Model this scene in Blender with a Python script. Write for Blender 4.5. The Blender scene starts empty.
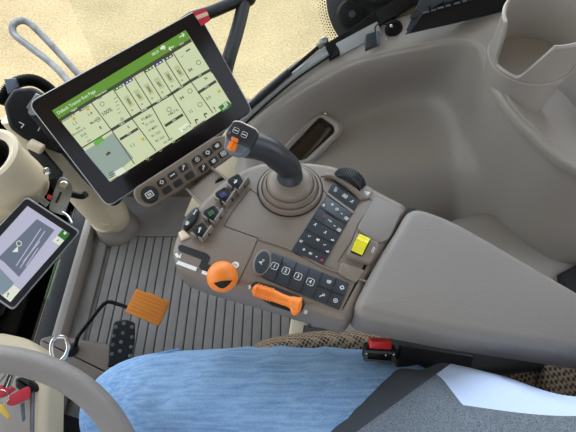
import bpy, math, random
from mathutils import Vector as V, Matrix, noise
random.seed(4)
PI = math.pi
scene = bpy.context.scene
COL = scene.collection
FPX = 435.0
TH = math.radians(58)
CAM = V((0, 0, 1.25))
FW = V((0, math.cos(TH), -math.sin(TH))); UP = V((0, math.sin(TH), math.cos(TH))); RT = V((1, 0, 0))

# ---------- measuring helpers: where a point of the place lies ----------
def ray(px, py): return FW + RT * ((px - 288) / FPX) + UP * ((216 - py) / FPX)
def D(px, py, t): return CAM + ray(px, py) * t
def PZ(px, py, z):
    r = ray(px, py); return CAM + r * ((z - CAM.z) / r.z)
def proj(p):
    q = p - CAM; d = max(q.dot(FW), 1e-4)
    return 288 + FPX * q.x / d, 216 - FPX * q.dot(UP) / d
def inpoly(x, y, P):
    c = False; j = len(P) - 1
    for i in range(len(P)):
        if (P[i][1] > y) != (P[j][1] > y) and x < (P[j][0]-P[i][0])*(y-P[i][1])/(P[j][1]-P[i][1])+P[i][0]: c = not c
        j = i
    return c
class Pl:
    def __init__(s, o, n): s.o = V(o); s.n = V(n).normalized()
    def h(s, px, py, off=0.0):
        r = ray(px, py); o = s.o + s.n * off
        return CAM + r * ((o - CAM).dot(s.n) / r.dot(s.n))
    def dir(s, a, b): return (s.h(*b) - s.h(*a)).normalized()
    def poly(s, pts, off=0.0): return [s.h(x, y, off) for x, y in pts]
    def rect(s, c, ang, w, h, off=0.0):
        """rectangle on the plane: centre c, image angle, size in photo pixels"""
        a = math.radians(ang); ux, uy = math.cos(a), -math.sin(a); vx, vy = math.sin(a), math.cos(a)
        return [s.h(c[0]+ux*i*w/2+vx*j*h/2, c[1]+uy*i*w/2+vy*j*h/2, off) for i, j in ((-1,-1),(1,-1),(1,1),(-1,1))]

# ---------- materials ----------
def lin(c):
    return tuple(((x/255)/12.92 if x/255 <= .04045 else ((x/255+.055)/1.055)**2.4) for x in c) + (1,)
def mat(name, rgb, rough=.5, metal=0.0, var=0.0, vscale=8, bump=0.0, bscale=300, emit=0.0, spec=.5, stretch=None, coat=0.0):
    m = bpy.data.materials.new(name); m.use_nodes = True
    nt = m.node_tree; b = nt.nodes['Principled BSDF']
    b.inputs['Roughness'].default_value = rough; b.inputs['Metallic'].default_value = metal
    b.inputs['Specular IOR Level'].default_value = spec
    b.inputs['Coat Weight'].default_value = coat
    b.inputs['Base Color'].default_value = lin(rgb)
    tc = None
    if var or bump:
        tc = nt.nodes.new('ShaderNodeTexCoord'); mp = nt.nodes.new('ShaderNodeMapping')
        nt.links.new(tc.outputs['Object'], mp.inputs[0])
        if stretch: mp.inputs['Scale'].default_value = stretch
    if var:
        n = nt.nodes.new('ShaderNodeTexNoise'); n.inputs['Scale'].default_value = vscale; n.inputs['Detail'].default_value = 6
        nt.links.new(mp.outputs[0], n.inputs['Vector'])
        r = nt.nodes.new('ShaderNodeValToRGB'); r.color_ramp.elements[0].position = .3; r.color_ramp.elements[1].position = .7
        r.color_ramp.elements[0].color = lin([max(0, x*(1-var)) for x in rgb]); r.color_ramp.elements[1].color = lin([min(255, x*(1+var)) for x in rgb])
        nt.links.new(n.outputs[0], r.inputs[0]); nt.links.new(r.outputs[0], b.inputs['Base Color'])
    if bump:
        n = nt.nodes.new('ShaderNodeTexNoise'); n.inputs['Scale'].default_value = bscale; n.inputs['Detail'].default_value = 3
        nt.links.new(mp.outputs[0], n.inputs['Vector'])
        bu = nt.nodes.new('ShaderNodeBump'); bu.inputs['Strength'].default_value = bump; bu.inputs['Distance'].default_value = .001
        nt.links.new(n.outputs[0], bu.inputs['Height']); nt.links.new(bu.outputs[0], b.inputs['Normal'])
    if emit:
        b.inputs['Base Color'].default_value = (0, 0, 0, 1)
        b.inputs['Emission Color'].default_value = lin(rgb); b.inputs['Emission Strength'].default_value = emit
    return m
SE = .9
M = dict(
 taupe=mat('taupe_plastic', (158,151,143), .34, bump=.25, bscale=900),
 taupe_dark=mat('brown_grey_plastic', (122,110,99), .5, bump=.25, bscale=900),
 console=mat('console_plastic', (124,112,101), .34, bump=.3, bscale=1200),
 pad=mat('armrest_skin', (130,124,119), .5, bump=.5, bscale=700),
 cream=mat('cream_plastic', (222,206,176), .5, bump=.15, bscale=500),  # brightened to stand in for sun that does not reach the shroud
 beige=mat('beige_plastic', (178,168,148), .5, bump=.15, bscale=500),
 trimg=mat('grey_trim', (168,172,174), .35),
 black=mat('black_plastic', (18,18,19), .5, spec=.22),
 gloss=mat('black_glass', (32,28,29), .16, spec=.28),
 rubber=mat('black_rubber', (30,31,34), .6, bump=.3, bscale=400),
 grip=mat('grip_rubber', (42,46,52), .38),
 button=mat('button_black', (38,41,46), .35),
 buttonb=mat('button_slate', (50,56,64), .35),
 white=mat('white_print', (225,228,228), .5),
 redp=mat('red_print', (190,60,80), .5),
 orange=mat('orange_plastic', (238,130,40), .42),
 orangem=mat('orange_pedal', (232,142,52), .55, bump=.1, bscale=300),
 yellow=mat('yellow_plastic', (235,225,40), .4),
 steel=mat('bare_steel', (150,152,152), .35, metal=.8, var=.15, vscale=40),
 chrome=mat('chrome', (215,215,210), .18, metal=1),
 rail=mat('painted_grey_tube', (112,114,112), .45, metal=.2, var=.2, vscale=30),
 red=mat('red_plastic', (205,35,40), .35),
 tagred=mat('red_tag', (190,45,60), .45),
 tagyel=mat('yellow_tag', (225,185,70), .5),
 stick=mat('red_sticker', (205,45,75), .5),
 stickc=mat('cream_sticker', (240,205,180), .5),
 mat=mat('floor_mat', (140,136,132), .55, var=.05, vscale=14, bump=.3, bscale=250),
 groove=mat('mat_groove', (68,66,64), .7),
 green=mat('green_paint', (40,78,36), .4, coat=.4),
 slate=mat('slate_frame', (92,104,118), .5),
 wheel=mat('wheel_rim', (138,133,130), .42, bump=.6, bscale=700),
 dark=mat('dark_underside', (22,21,21), .7),
 sand=None, jeans=None, seat=None, shirt=None,
 shoe=mat('brown_shoe_leather', (80,58,40), .6),
 screen=mat('screen_page', (208,219,178), emit=SE), sgreen=mat('screen_green', (98,150,48), emit=SE),
 sgreen2=mat('screen_dark_green', (48,118,40), emit=SE), smap=mat('screen_map', (150,168,158), emit=SE),
 sline=mat('screen_line', (66,66,52), emit=SE), sblue=mat('screen_blue', (52,66,140), emit=SE),
 sgrey=mat('screen_grey', (186,195,150), emit=SE), shand=mat('screen_handle', (138,136,98), emit=SE), syel=mat('screen_yellow', (205,180,50), emit=SE),
 swhite=mat('screen_white', (228,236,215), emit=SE), slgreen=mat('screen_light_green', (100,180,60), emit=SE),
 slav=mat('screen_lavender', (198,198,222), emit=SE*.9), sslate=mat('screen_dialog', (112,122,142), emit=SE*.9),
 steal=mat('screen_teal', (135,155,168), emit=SE*.9),
)
def custom_mats():
    # sand
    m = mat('sandy_ground', (222,204,160), .95, spec=.1); nt = m.node_tree; b = nt.nodes['Principled BSDF']
    tc = nt.nodes.new('ShaderNodeTexCoord')
    n1 = nt.nodes.new('ShaderNodeTexNoise'); n1.inputs['Scale'].default_value = 45; n1.inputs['Detail'].default_value = 10
    n2 = nt.nodes.new('ShaderNodeTexNoise'); n2.inputs['Scale'].default_value = 1.6; n2.inputs['Detail'].default_value = 4
    add = nt.nodes.new('ShaderNodeMath'); add.operation = 'MULTIPLY_ADD'; add.inputs[1].default_value = .6
    mul = nt.nodes.new('ShaderNodeMath'); mul.operation = 'MULTIPLY'; mul.inputs[1].default_value = .4
    nt.links.new(tc.outputs['Object'], n1.inputs['Vector']); nt.links.new(tc.outputs['Object'], n2.inputs['Vector'])
    nt.links.new(n2.outputs[0], mul.inputs[0]); nt.links.new(n1.outputs[0], add.inputs[0]); nt.links.new(mul.outputs[0], add.inputs[2])
    r = nt.nodes.new('ShaderNodeValToRGB'); e = r.color_ramp.elements
    e[0].position = .36; e[0].color = lin((146,128,95)); e[1].position = .64; e[1].color = lin((184,164,124))
    nt.links.new(add.outputs[0], r.inputs[0]); nt.links.new(r.outputs[0], b.inputs['Base Color'])
    bu = nt.nodes.new('ShaderNodeBump'); bu.inputs['Strength'].default_value = .5; bu.inputs['Distance'].default_value = .02
    nt.links.new(n1.outputs[0], bu.inputs['Height']); nt.links.new(bu.outputs[0], b.inputs['Normal'])
    M['sand'] = m
    # jeans: faded denim, threads along the leg
    m = mat('blue_denim', (110,150,200), .85); nt = m.node_tree; b = nt.nodes['Principled BSDF']
    tc = nt.nodes.new('ShaderNodeTexCoord')
    def nz(scale, st, det=5):
        mp = nt.nodes.new('ShaderNodeMapping'); mp.inputs['Scale'].default_value = st
        n = nt.nodes.new('ShaderNodeTexNoise'); n.inputs['Scale'].default_value = scale; n.inputs['Detail'].default_value = det
        nt.links.new(tc.outputs['Object'], mp.inputs[0]); nt.links.new(mp.outputs[0], n.inputs['Vector']); return n
    a = nz(95, (.10,2.4,2.4)); c = nz(5, (.6,1.4,1.4), 3); g = nz(420, (1,1,1), 2)
    m1 = nt.nodes.new('ShaderNodeMath'); m1.operation = 'MULTIPLY_ADD'; m1.inputs[1].default_value = .42
    m2 = nt.nodes.new('ShaderNodeMath'); m2.operation = 'MULTIPLY_ADD'; m2.inputs[1].default_value = .38
    m3 = nt.nodes.new('ShaderNodeMath'); m3.operation = 'MULTIPLY'; m3.inputs[1].default_value = .2
    nt.links.new(g.outputs[0], m3.inputs[0]); nt.links.new(m3.outputs[0], m2.inputs[2]); nt.links.new(c.outputs[0], m2.inputs[0])
    nt.links.new(m2.outputs[0], m1.inputs[2]); nt.links.new(a.outputs[0], m1.inputs[0])
    r = nt.nodes.new('ShaderNodeValToRGB'); e = r.color_ramp.elements
    e[0].position = .36; e[0].color = lin((92,130,180)); e[1].position = .64; e[1].color = lin((156,192,228))
    nt.links.new(m1.outputs[0], r.inputs[0]); nt.links.new(r.outputs[0], b.inputs['Base Color'])
    bu = nt.nodes.new('ShaderNodeBump'); bu.inputs['Strength'].default_value = .25; bu.inputs['Distance'].default_value = .001
    nt.links.new(g.outputs[0], bu.inputs['Height']); nt.links.new(bu.outputs[0], b.inputs['Normal'])
    M['jeans'] = m
    # seat cloth: beige woven cells with dark arrow-shaped pits
    m = mat('seat_cloth', (150,132,104), .9); nt = m.node_tree; b = nt.nodes['Principled BSDF']
    tc = nt.nodes.new('ShaderNodeTexCoord'); vo = nt.nodes.new('ShaderNodeTexVoronoi'); vo.inputs['Scale'].default_value = 190; vo.inputs['Randomness'].default_value = .12
    mp = nt.nodes.new('ShaderNodeMapping'); mp.inputs['Scale'].default_value = (1,.8,.8); mp.inputs['Rotation'].default_value = (.3,.2,.6)
    nt.links.new(tc.outputs['Object'], mp.inputs[0]); nt.links.new(mp.outputs[0], vo.inputs['Vector'])
    r = nt.nodes.new('ShaderNodeValToRGB'); e = r.color_ramp.elements
    e[0].position = .36; e[0].color = lin((48,38,30)); e[1].position = .56; e[1].color = lin((142,122,98))
    nt.links.new(vo.outputs['Distance'], r.inputs[0]); nt.links.new(r.outputs[0], b.inputs['Base Color'])
    M['seat'] = m
    # heather sweatshirt with a pale blue side panel
    m = mat('heather_knit', (88,96,106), .95); nt = m.node_tree; b = nt.nodes['Principled BSDF']
    tc = nt.nodes.new('ShaderNodeTexCoord')
    n = nt.nodes.new('ShaderNodeTexNoise'); n.inputs['Scale'].default_value = 650; n.inputs['Detail'].default_value = 3
    nt.links.new(tc.outputs['Object'], n.inputs['Vector'])
    r = nt.nodes.new('ShaderNodeValToRGB'); e = r.color_ramp.elements
    e[0].position = .3; e[0].color = lin((72,79,88)); e[1].position = .7; e[1].color = lin((118,127,138))
    nt.links.new(n.outputs[0], r.inputs[0]); nt.links.new(r.outputs[0], b.inputs['Base Color'])
    bu = nt.nodes.new('ShaderNodeBump'); bu.inputs['Strength'].default_value = .4; bu.inputs['Distance'].default_value = .001
    nt.links.new(n.outputs[0], bu.inputs['Height']); nt.links.new(bu.outputs[0], b.inputs['Normal'])
    M['shirt'] = m
    M['shirtblue'] = mat('pale_blue_knit', (196,212,240), .9, bump=.3, bscale=400)
    M['hem'] = mat('ribbed_hem', (62,66,74), .95, bump=.6, bscale=300)
    # glass
    m = bpy.data.materials.new('window_glass'); m.use_nodes = True; nt = m.node_tree; nt.nodes.clear()
    o = nt.nodes.new('ShaderNodeOutputMaterial'); mx = nt.nodes.new('ShaderNodeMixShader'); t = nt.nodes.new('ShaderNodeBsdfTransparent')
    t.inputs[0].default_value = (.95,.97,.96,1)
    gl = nt.nodes.new('ShaderNodeBsdfGlossy'); gl.inputs['Roughness'].default_value = 0; fr = nt.nodes.new('ShaderNodeFresnel'); fr.inputs[0].default_value = 1.25
    nt.links.new(fr.outputs[0], mx.inputs[0]); nt.links.new(t.outputs[0], mx.inputs[1]); nt.links.new(gl.outputs[0], mx.inputs[2]); nt.links.new(mx.outputs[0], o.inputs[0])
    M['glass'] = m
    # display cover glass: thin clear sheet
custom_mats()

# ---------- mesh builder ----------
_tc = {}
class MB:
    def __init__(s, mt='black'): s.v = []; s.f = []; s.mi = []; s.mats = []; s.d = mt
    def _m(s, k):
        k = k or s.d
        if k not in s.mats: s.mats.append(k)
        return s.mats.index(k)
    def add(s, vs, fs, mt=None):
        o = len(s.v); s.v += [V(x) for x in vs]; i = s._m(mt)
        for f in fs: s.f.append([o+k for k in f]); s.mi.append(i)
        return s
    def face(s, pts, mt=None): return s.add(pts, [list(range(len(pts)))], mt)
    def slab(s, pts, n, th, r=.0, mt=None, seg=3, rc=0, rb=0.0, crown=None):
        """solid plate: outline pts = widest outline at the TOP surface height, thickness down -n"""
        n = V(n).normalized(); pts = [V(p) for p in pts]
        ar = V((0,0,0))
        for i in range(len(pts)): ar += (pts[i]-pts[0]).cross(pts[(i+1) % len(pts)]-pts[0])
        if ar.dot(n) < 0: pts.reverse()
        if rc: pts = roundc(pts, rc)
        N = len(pts); nv = []
        for i in range(N):
            a = (pts[i]-pts[i-1]); c = (pts[(i+1) % N]-pts[i])
            if a.length < 1e-9: a = c
            if c.length < 1e-9: c = a
            na = n.cross(a.normalized()); nc = n.cross(c.normalized()); q = na+nc
            if q.length < 1e-6: q = na
            q.normalize(); k = max(.4, q.dot(na)); nv.append(q/k)
        loops = []
        def lp(inset, h): return [pts[i]+nv[i]*inset+n*h for i in range(N)]
        if rb: loops.append(lp(rb, -th)); loops.append(lp(rb*.3, -th+rb*.3)); loops.append(lp(0, -th+rb))
        else: loops.append(lp(0, -th))
        if r:
            for k in range(seg+1):
                a = PI/2*k/seg; loops.append(lp(r*(1-math.cos(a)), -r+r*math.sin(a)))
        else: loops.append(lp(0, 0))
        if crown is not None:
            L0 = loops[-1]; cc = sum(L0, V((0,0,0)))/N
            for q_ in (.8,.55,.3,.1): loops.append([cc+(p-cc)*q_+n*crown*(1-q_*q_) for p in L0])
        vs = [p for l in loops for p in l]; fs = []
        for k in range(len(loops)-1):
            for i in range(N):
                j = (i+1) % N; fs.append([k*N+i, k*N+j, (k+1)*N+j, (k+1)*N+i])
        fs.append([N*(len(loops)-1)+i for i in range(N)]); fs.append(list(reversed(range(N))))
        return s.add(vs, fs, mt)
    def frame(s, outer, inner, n, th, mt=None):
        n = V(n).normalized(); N = len(outer)
        vs = list(outer)+list(inner)+[p-n*th for p in outer]+[p-n*th for p in inner]; fs = []
        for i in range(N):
            j = (i+1) % N
            fs += [[i,j,N+j,N+i],[2*N+i,3*N+i,3*N+j,2*N+j],[i,2*N+i,2*N+j,j],[N+i,N+j,3*N+j,3*N+i]]
        return s.add(vs, fs, mt)
    def box(s, c, size, mt=None, R=None, bev=0):
        c = V(c); R = R or Matrix.Identity(3); x, y, z = [k/2 for k in size]
        P = [c+R@V((a*x, b*y, z)) for a, b in ((-1,-1),(1,-1),(1,1),(-1,1))]
        return s.slab(P, R@V((0,0,1)), size[2], bev, mt, 2)
    def bar(s, a, b, w, h, up, mt=None, bev=0):
        a = V(a); b = V(b); x = (b-a).normalized(); y = V(up).cross(x).normalized(); z = x.cross(y)
        R = Matrix((x, y, z)).transposed()
        return s.box((a+b)/2, ((b-a).length, w, h), mt, R, bev)
    def tube(s, pts, rad, mt=None, seg=12, smooth=0, closed=False, cap=True, flat=1.0, upv=None):
        pts = [V(p) for p in pts]
        rr = rad if isinstance(rad, (list, tuple)) else [rad]*len(pts)
        if smooth:
            pts, rr = crspline(pts, smooth, rr, closed)
        N = len(pts); rings = []; u = None
        for i in range(N):
            if closed: t = pts[(i+1) % N]-pts[i-1]
            else: t = pts[min(i+1, N-1)]-pts[max(i-1, 0)]
            t.normalize()
            if u is None:
                u = V(upv) if upv else (V((0,0,1)) if abs(t.z) < .9 else V((0,1,0)))
            u = (u-t*u.dot(t)).normalized(); w = t.cross(u)
            rings.append([pts[i]+(w*math.cos(2*PI*k/seg)+u*flat*math.sin(2*PI*k/seg))*rr[i] for k in range(seg)])
        vs = [p for r_ in rings for p in r_]; fs = []
        for i in range(N if closed else N-1):
            i2 = (i+1) % N
            for k in range(seg):
                k2 = (k+1) % seg; fs.append([i*seg+k, i*seg+k2, i2*seg+k2, i2*seg+k])
        if cap and not closed: fs.append(list(reversed(range(seg)))); fs.append([(N-1)*seg+k for k in range(seg)])
        return s.add(vs, fs, mt)
    def lathe(s, c, ax, prof, mt=None, seg=32, sx=1.0, ux=None, cap=True):
        """prof: list of (radius, height along axis)"""
        c = V(c); ax = V(ax).normalized()
        u = V(ux) if ux else (V((1,0,0)) if abs(ax.x) < .8 else V((0,1,0)))
        u = (u-ax*u.dot(ax)).normalized(); w = ax.cross(u)
        vs = []; fs = []
        for r_, h in prof:
            vs += [c+ax*h+(u*math.cos(2*PI*k/seg)*sx+w*math.sin(2*PI*k/seg))*r_ for k in range(seg)]
        for i in range(len(prof)-1):
            for k in range(seg):
                k2 = (k+1) % seg; fs.append([i*seg+k, i*seg+k2, (i+1)*seg+k2, (i+1)*seg+k])
        if cap:
            fs.append(list(reversed(range(seg)))); fs.append([(len(prof)-1)*seg+k for k in range(seg)])
        return s.add(vs, fs, mt)
    def ell(s, c, rx, ry, rz, mt=None, R=None, seg=20, rings=12):
        R = R or Matrix.Identity(3); prof = []
        vs = []; fs = []
        for i in range(1, rings):
            a = PI*i/rings-PI/2
            for k in range(seg):
                b = 2*PI*k/seg; vs.append(V(c)+R@V((rx*math.cos(a)*math.cos(b), ry*math.cos(a)*math.sin(b), rz*math.sin(a))))
        for i in range(rings-2):
            for k in range(seg):
                k2 = (k+1) % seg; fs.append([i*seg+k, i*seg+k2, (i+1)*seg+k2, (i+1)*seg+k])
        vs += [V(c)-R@V((0,0,rz)), V(c)+R@V((0,0,rz))]; B = len(vs)-2
        for k in range(seg):
            k2 = (k+1) % seg; fs.append([B, k2, k]); fs.append([B+1, (rings-2)*seg+k, (rings-2)*seg+k2])
        return s.add(vs, fs, mt)
    def grid(s, rows, mt=None, sub=4, sub2=None):
        a = [crspline(r_, sub)[0] for r_ in rows]
        cols = [crspline([r_[i] for r_ in a], sub2 or sub)[0] for i in range(len(a[0]))]
        W = len(cols); H = len(cols[0]); vs = [cols[i][j] for i in range(W) for j in range(H)]
        return s.add(vs, [[i*H+j, (i+1)*H+j, (i+1)*H+j+1, i*H+j+1] for i in range(W-1) for j in range(H-1)], mt)
    def text(s, t, c, x, n, h, mt='white', al='CENTER', bold=0.0):
        """flat lettering centred at c, running along x, facing n; capital height about h"""
        if t not in _tc:
            cu = bpy.data.curves.new('lettering', 'FONT'); cu.body = t; cu.align_x = 'CENTER'; cu.align_y = 'CENTER'; cu.resolution_u = 2
            cu.offset = .012
            o = bpy.data.objects.new('lettering', cu); COL.objects.link(o)
            dg = bpy.context.evaluated_depsgraph_get(); dg.update()
            me = bpy.data.meshes.new_from_object(o.evaluated_get(dg))
            _tc[t] = ([v.co.copy() for v in me.vertices], [list(p.vertices) for p in me.polygons])
            bpy.data.objects.remove(o); bpy.data.meshes.remove(me); bpy.data.curves.remove(cu)
        vs, fs = _tc[t]; k = h/.7; x = V(x).normalized(); n = V(n).normalized(); y = n.cross(x)
        return s.add([V(c)+x*(p.x*k)+y*(p.y*k) for p in vs], fs, mt)
    def put(s, name, parent=None, label=None, cat=None, group=None, kind=None, smooth=True, ang=35, loc=None):
        if parent is not None: L = V(parent['_l'])
        elif loc is not None: L = V(loc)
        else:
            c = sum(s.v, V((0,0,0)))/len(s.v); L = V((c.x, c.y, min(p.z for p in s.v)))
        me = bpy.data.meshes.new(name)
        me.from_pydata([p-L for p in s.v], [], s.f)
        for k in s.mats: me.materials.append(M[k])
        me.polygons.foreach_set('material_index', s.mi)
        if smooth:
            me.polygons.foreach_set('use_smooth', [True]*len(me.polygons)); me.set_sharp_from_angle(angle=math.radians(ang))
        me.update()
        o = bpy.data.objects.new(name, me); COL.objects.link(o)
        if parent is not None: o.parent = parent
        else: o.location = L
        o['_l'] = list(L)
        if label: o['label'] = label
        if cat: o['category'] = cat
        if group: o['group'] = group
        if kind: o['kind'] = kind
        return o
def crspline(P, n, R=None, closed=False):
    out = []; ro = []; N = len(P)
    for i in range(N if closed else N-1):
        g = (lambda k: P[k % N]) if closed else (lambda k: P[k] if 0 <= k < N else (P[0]*2-P[1] if k < 0 else P[-1]*2-P[-2]))
        a, b, c, d = g(i-1), g(i), g(i+1), g(i+2)
        for j in range(n):
            t = j/n
            out.append(.5*((2*b)+(c-a)*t+(2*a-5*b+4*c-d)*t*t+(3*b-a-3*c+d)*t**3))
            if R: ro.append(R[i]+(R[(i+1) % N]-R[i])*(t*t*(3-2*t)))
    if not closed:
        out.append(P[-1].copy())
        if R: ro.append(R[-1])
    return out, ro
def roundc(P, r, seg=4):
    """round the corners of a planar polygon"""
    out = []; N = len(P)
    for i in range(N):
        p = P[i]; a = P[i-1]-p; b = P[(i+1) % N]-p
        k = min(r, a.length*.45, b.length*.45)
        if a.normalized().dot(b.normalized()) < -.97: out.append(p); continue
        A = p+a.normalized()*k; B = p+b.normalized()*k
        for j in range(seg+1):
            t = j/seg; out.append(A*(1-t)**2+p*2*t*(1-t)+B*t*t)
    return out
def thing(name, label, cat, loc, group=None):
    o = bpy.data.objects.new(name, None); COL.objects.link(o); o.location = V(loc); o['_l'] = list(V(loc))
    o.empty_display_size = .05
    o['label'] = label; o['category'] = cat
    if group: o['group'] = group
    return o
Z = V((0,0,1))

# =====================================================================
# SETTING
# =====================================================================
MB('sand').face([(-14,-8,-1.35),(14,-8,-1.35),(14,22,-1.35),(-14,22,-1.35)]).put('ground', kind='structure')

# rear right roof post, out of view, added to block light on the recess
MB('taupe').slab([(.64,.52,1.76),(.86,.52,1.76),(.86,.98,1.76),(.64,.98,1.76)], Z, 1.76, .02, 'taupe', rc=.04).put('trim_13', kind='structure')
# cab floor: ribbed mat
b = MB('mat')
b.slab([(-.66,-.75,0),(.75,-.75,0),(.75,.86,0),(-.66,.86,0)], Z, .03, mt='mat')
b.slab([(-.575,.2,.003),(.064,.2,.003),(.064,.70,.003),(-.575,.70,.003)], Z, .003, mt='groove')
x = -.57
while x < .06:
    b.slab([(x,.205,.009),(x+.0245,.205,.009),(x+.0245,.695,.009),(x,.695,.009)], Z, .008, .0025, 'mat', 2); x += .0275
for a_, c_ in (((-.600,.10),(-.600,.74)),):
    b.bar((a_[0],a_[1],.006),(c_[0],c_[1],.006),.03,.012,Z,'mat',.004)
b.bar((.085,.2,.006),(.085,.70,.006),.03,.014,Z,'mat',.004)
b.put('floor', kind='structure')
# low sill panel closing the floor on the right, in front of the fender
MB('taupe_dark').slab([(-.68,.86,.42),(-.05,.86,.42),(-.05,.90,.42),(-.68,.90,.42)], Z, .45, .01, 'taupe_dark').put('trim_11', kind='structure')
MB('taupe').slab([(.78,-.8,.62),(.82,-.8,.62),(.82,.95,.62),(.78,.95,.62)], Z, .65, .01, 'taupe').put('wall_rear', kind='structure')
MB('taupe').slab([(-.68,-.80,.45),(.80,-.80,.45),(.80,-.76,.45),(-.68,-.76,.45)], Z, .48, .01, 'taupe').put('wall_left', kind='structure')  # low wall out of view, added to cut light from the left
# kick rail at the front edge of the floor
MB('beige').bar((-.645,-.7,.02),(-.645,.82,.02),.028,.06,Z,'taupe',.008).put('trim_1', kind='structure')
MB('slate').bar((-.685,-.7,.01),(-.685,.86,.01),.045,.05,Z,'rubber',.006).put('trim_2', kind='structure')
# windscreen
MB('glass').slab([(-.715,-.75,0),(-.715,.80,0),(-.80,.80,1.7),(-.80,-.75,1.7)], V((1,0,.05)), .005).put('window_1', kind='structure')
# roof
MB('beige').slab([(-.86,-.85,1.80),(.95,-.85,1.80),(.95,1.0,1.80),(-.86,1.0,1.80)], Z, .06, .02).put('ceiling', kind='structure')

# right wall: moulded fender trim
S0 = [(232,118,1.06),(262,90,1.03),(300,60,.99),(342,38,.95),(400,18,.90),(470,0,.85),(520,-30,.81),(540,62,1.10),(580,95,1.08),(650,130,1.04)]
RO = [(240,123,1.045),(269,96,1.017),(306,69,.977),(348,47,.937),(404,32,.885),(462,20,.845),(500,16,.815),(510,84,.815),(541,124,.795),(601,167,.772)]
R1 = [(244,128,1.03),(275,102,1.0),(312,77,.963),(355,56,.923),(409,43,.872),(455,35,.84),(484,44,.815),(501,88,.79),(533,129,.765),(592,171,.74)]
R2 = [(247,132,1.027),(279,107,.998),(315,82,.961),(357,61,.922),(411,48,.873),(454,41,.842),(479,50,.818),(495,92,.795),(528,134,.770),(588,177,.745)]
R3 = [(250,138,1.032),(282,114,1.003),(318,90,.968),(360,70,.935),(412,58,.893),(451,53,.868),(473,62,.85),(489,99,.825),(522,142,.80),(583,186,.77)]
R4 = [(252,165,1.04),(290,150,1.045),(335,128,1.05),(380,108,1.05),(420,98,1.03),(444,97,1.0),(459,108,.97),(475,138,.93),(502,168,.88),(570,212,.82)]
R5 = [(256,200,1.05),(296,195,1.04),(345,188,1.03),(392,178,1.02),(425,172,1.005),(445,172,.995),(458,175,.985),(472,182,.965),(495,197,.94),(562,240,.87)]
R6 = [(288,240,1.17),(315,245,1.17),(352,250,1.18),(400,255,1.17),(430,248,1.15),(450,242,1.14),(462,240,1.12),(475,242,1.07),(500,246,1.02),(560,272,.94)]
R7 = [(318,295,1.24),(330,300,1.24),(356,305,1.24),(404,320,1.22),(434,325,1.2),(454,320,1.19),(466,318,1.17),(480,318,1.12),(505,318,1.08),(562,330,1.0)]
rows = [[D(*p) for p in r_] for r_ in (S0,RO,R1,R2,R3,R4,R5,R6,R7)]
# front edge: turn the panel away (outwards) at its leading end
for r_, off in zip(rows, (0,0,0,0,0,0,0,0,0)):
    p = r_[0]; r_.insert(0, p+V((-.035,.03,-.01))); r_.insert(0, p+V((-.055,.10,-.02)))
    q_ = r_[-1]; r_.append(q_+V((.22,-.02,-.01)))
w = MB('taupe'); w.grid(rows, 'taupe', 14, 10)
POCK = [(288,150),(320,114),(334,126),(334,132),(304,162),(288,160)]
POCK_O = [(282,150),(317,112),(326,112),(339,123),(340,131),(309,160),(296,164)]
keep = [(f, m_) for f, m_ in zip(w.f, w.mi) if not inpoly(*proj(sum((w.v[k] for k in f), V((0,0,0)))/len(f)), [(284,152),(319,114),(325,114),(337,124.5),(338,132),(306,162.5),(287,162.5)])]
w.f = [k[0] for k in keep]; w.mi = [k[1] for k in keep]
wo = w.put('wall_right', kind='structure', ang=180)
sm = wo.modifiers.new('thickness', 'SOLIDIFY'); sm.thickness = .006; sm.offset = 0

# storage pocket in the fender trim
pp = Pl(D(312,138,1.035), (D(340,170,1.045)-D(290,130,1.05)).cross(D(340,110,1.04)-D(290,130,1.05)))
if pp.n.dot(CAM-pp.o) < 0: pp.n = -pp.n
pk = thing('storage_pocket', 'small dark oblong pocket with grey rim in the fender panel behind the joystick', 'storage pocket', pp.h(312,138))
outer = roundc(pp.poly([(279,151),(319,110),(341,123),(343,131),(309,166),(283,166)], .010), .02)
inner = roundc(pp.poly([(287,151),(320,116),(334,126),(335,132),(305,160),(288,161)], .010), .012)
inner2 = roundc(pp.poly([(287,151),(320,116),(334,126),(335,132),(305,160),(288,161)], -.022), .012)
r = MB('taupe'); N = len(outer)
outer2 = [p-pp.n*.030 for p in outer]; mid = [(outer[i]*.55+inner[i]*.45)+pp.n*.004 for i in range(N)]
for A, B in ((outer2,outer),(outer,mid),(mid,inner),(inner,inner2)):
    r.add(A+B, [[i,(i+1)%N,N+(i+1)%N,N+i] for i in range(N)])
r.put('pocket_rim', pk, ang=60)
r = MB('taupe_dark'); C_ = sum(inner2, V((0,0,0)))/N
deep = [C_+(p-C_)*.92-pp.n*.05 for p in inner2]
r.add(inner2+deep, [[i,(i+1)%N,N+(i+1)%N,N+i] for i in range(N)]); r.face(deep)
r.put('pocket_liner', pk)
r = MB('taupe_dark'); r.tube([pp.h(300,163,-.03), pp.h(316,146,-.03), pp.h(330,128,-.03)], .006, 'taupe_dark', 8, 4); r.put('pocket_divider', pk)

# right window glass above the sill (follows the sill line)
sill = [D(*p) for p in S0[:6]]
g = MB('glass')
lo = [p+V((0,.012,.0)) for p in sill]; lo.insert(0, lo[0]+V((-.30,.02,-.45))); hi = [V((p.x, p.y+.06, 1.74)) for p in lo]
N = len(lo); g.add(lo+hi+[p+V((0,.005,0)) for p in lo+hi], [[i,i+1,N+i+1,N+i] for i in range(N-1)]+[[2*N+i,3*N+i,3*N+i+1,2*N+i+1] for i in range(N-1)])
g.put('window_2', kind='structure')
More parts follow.
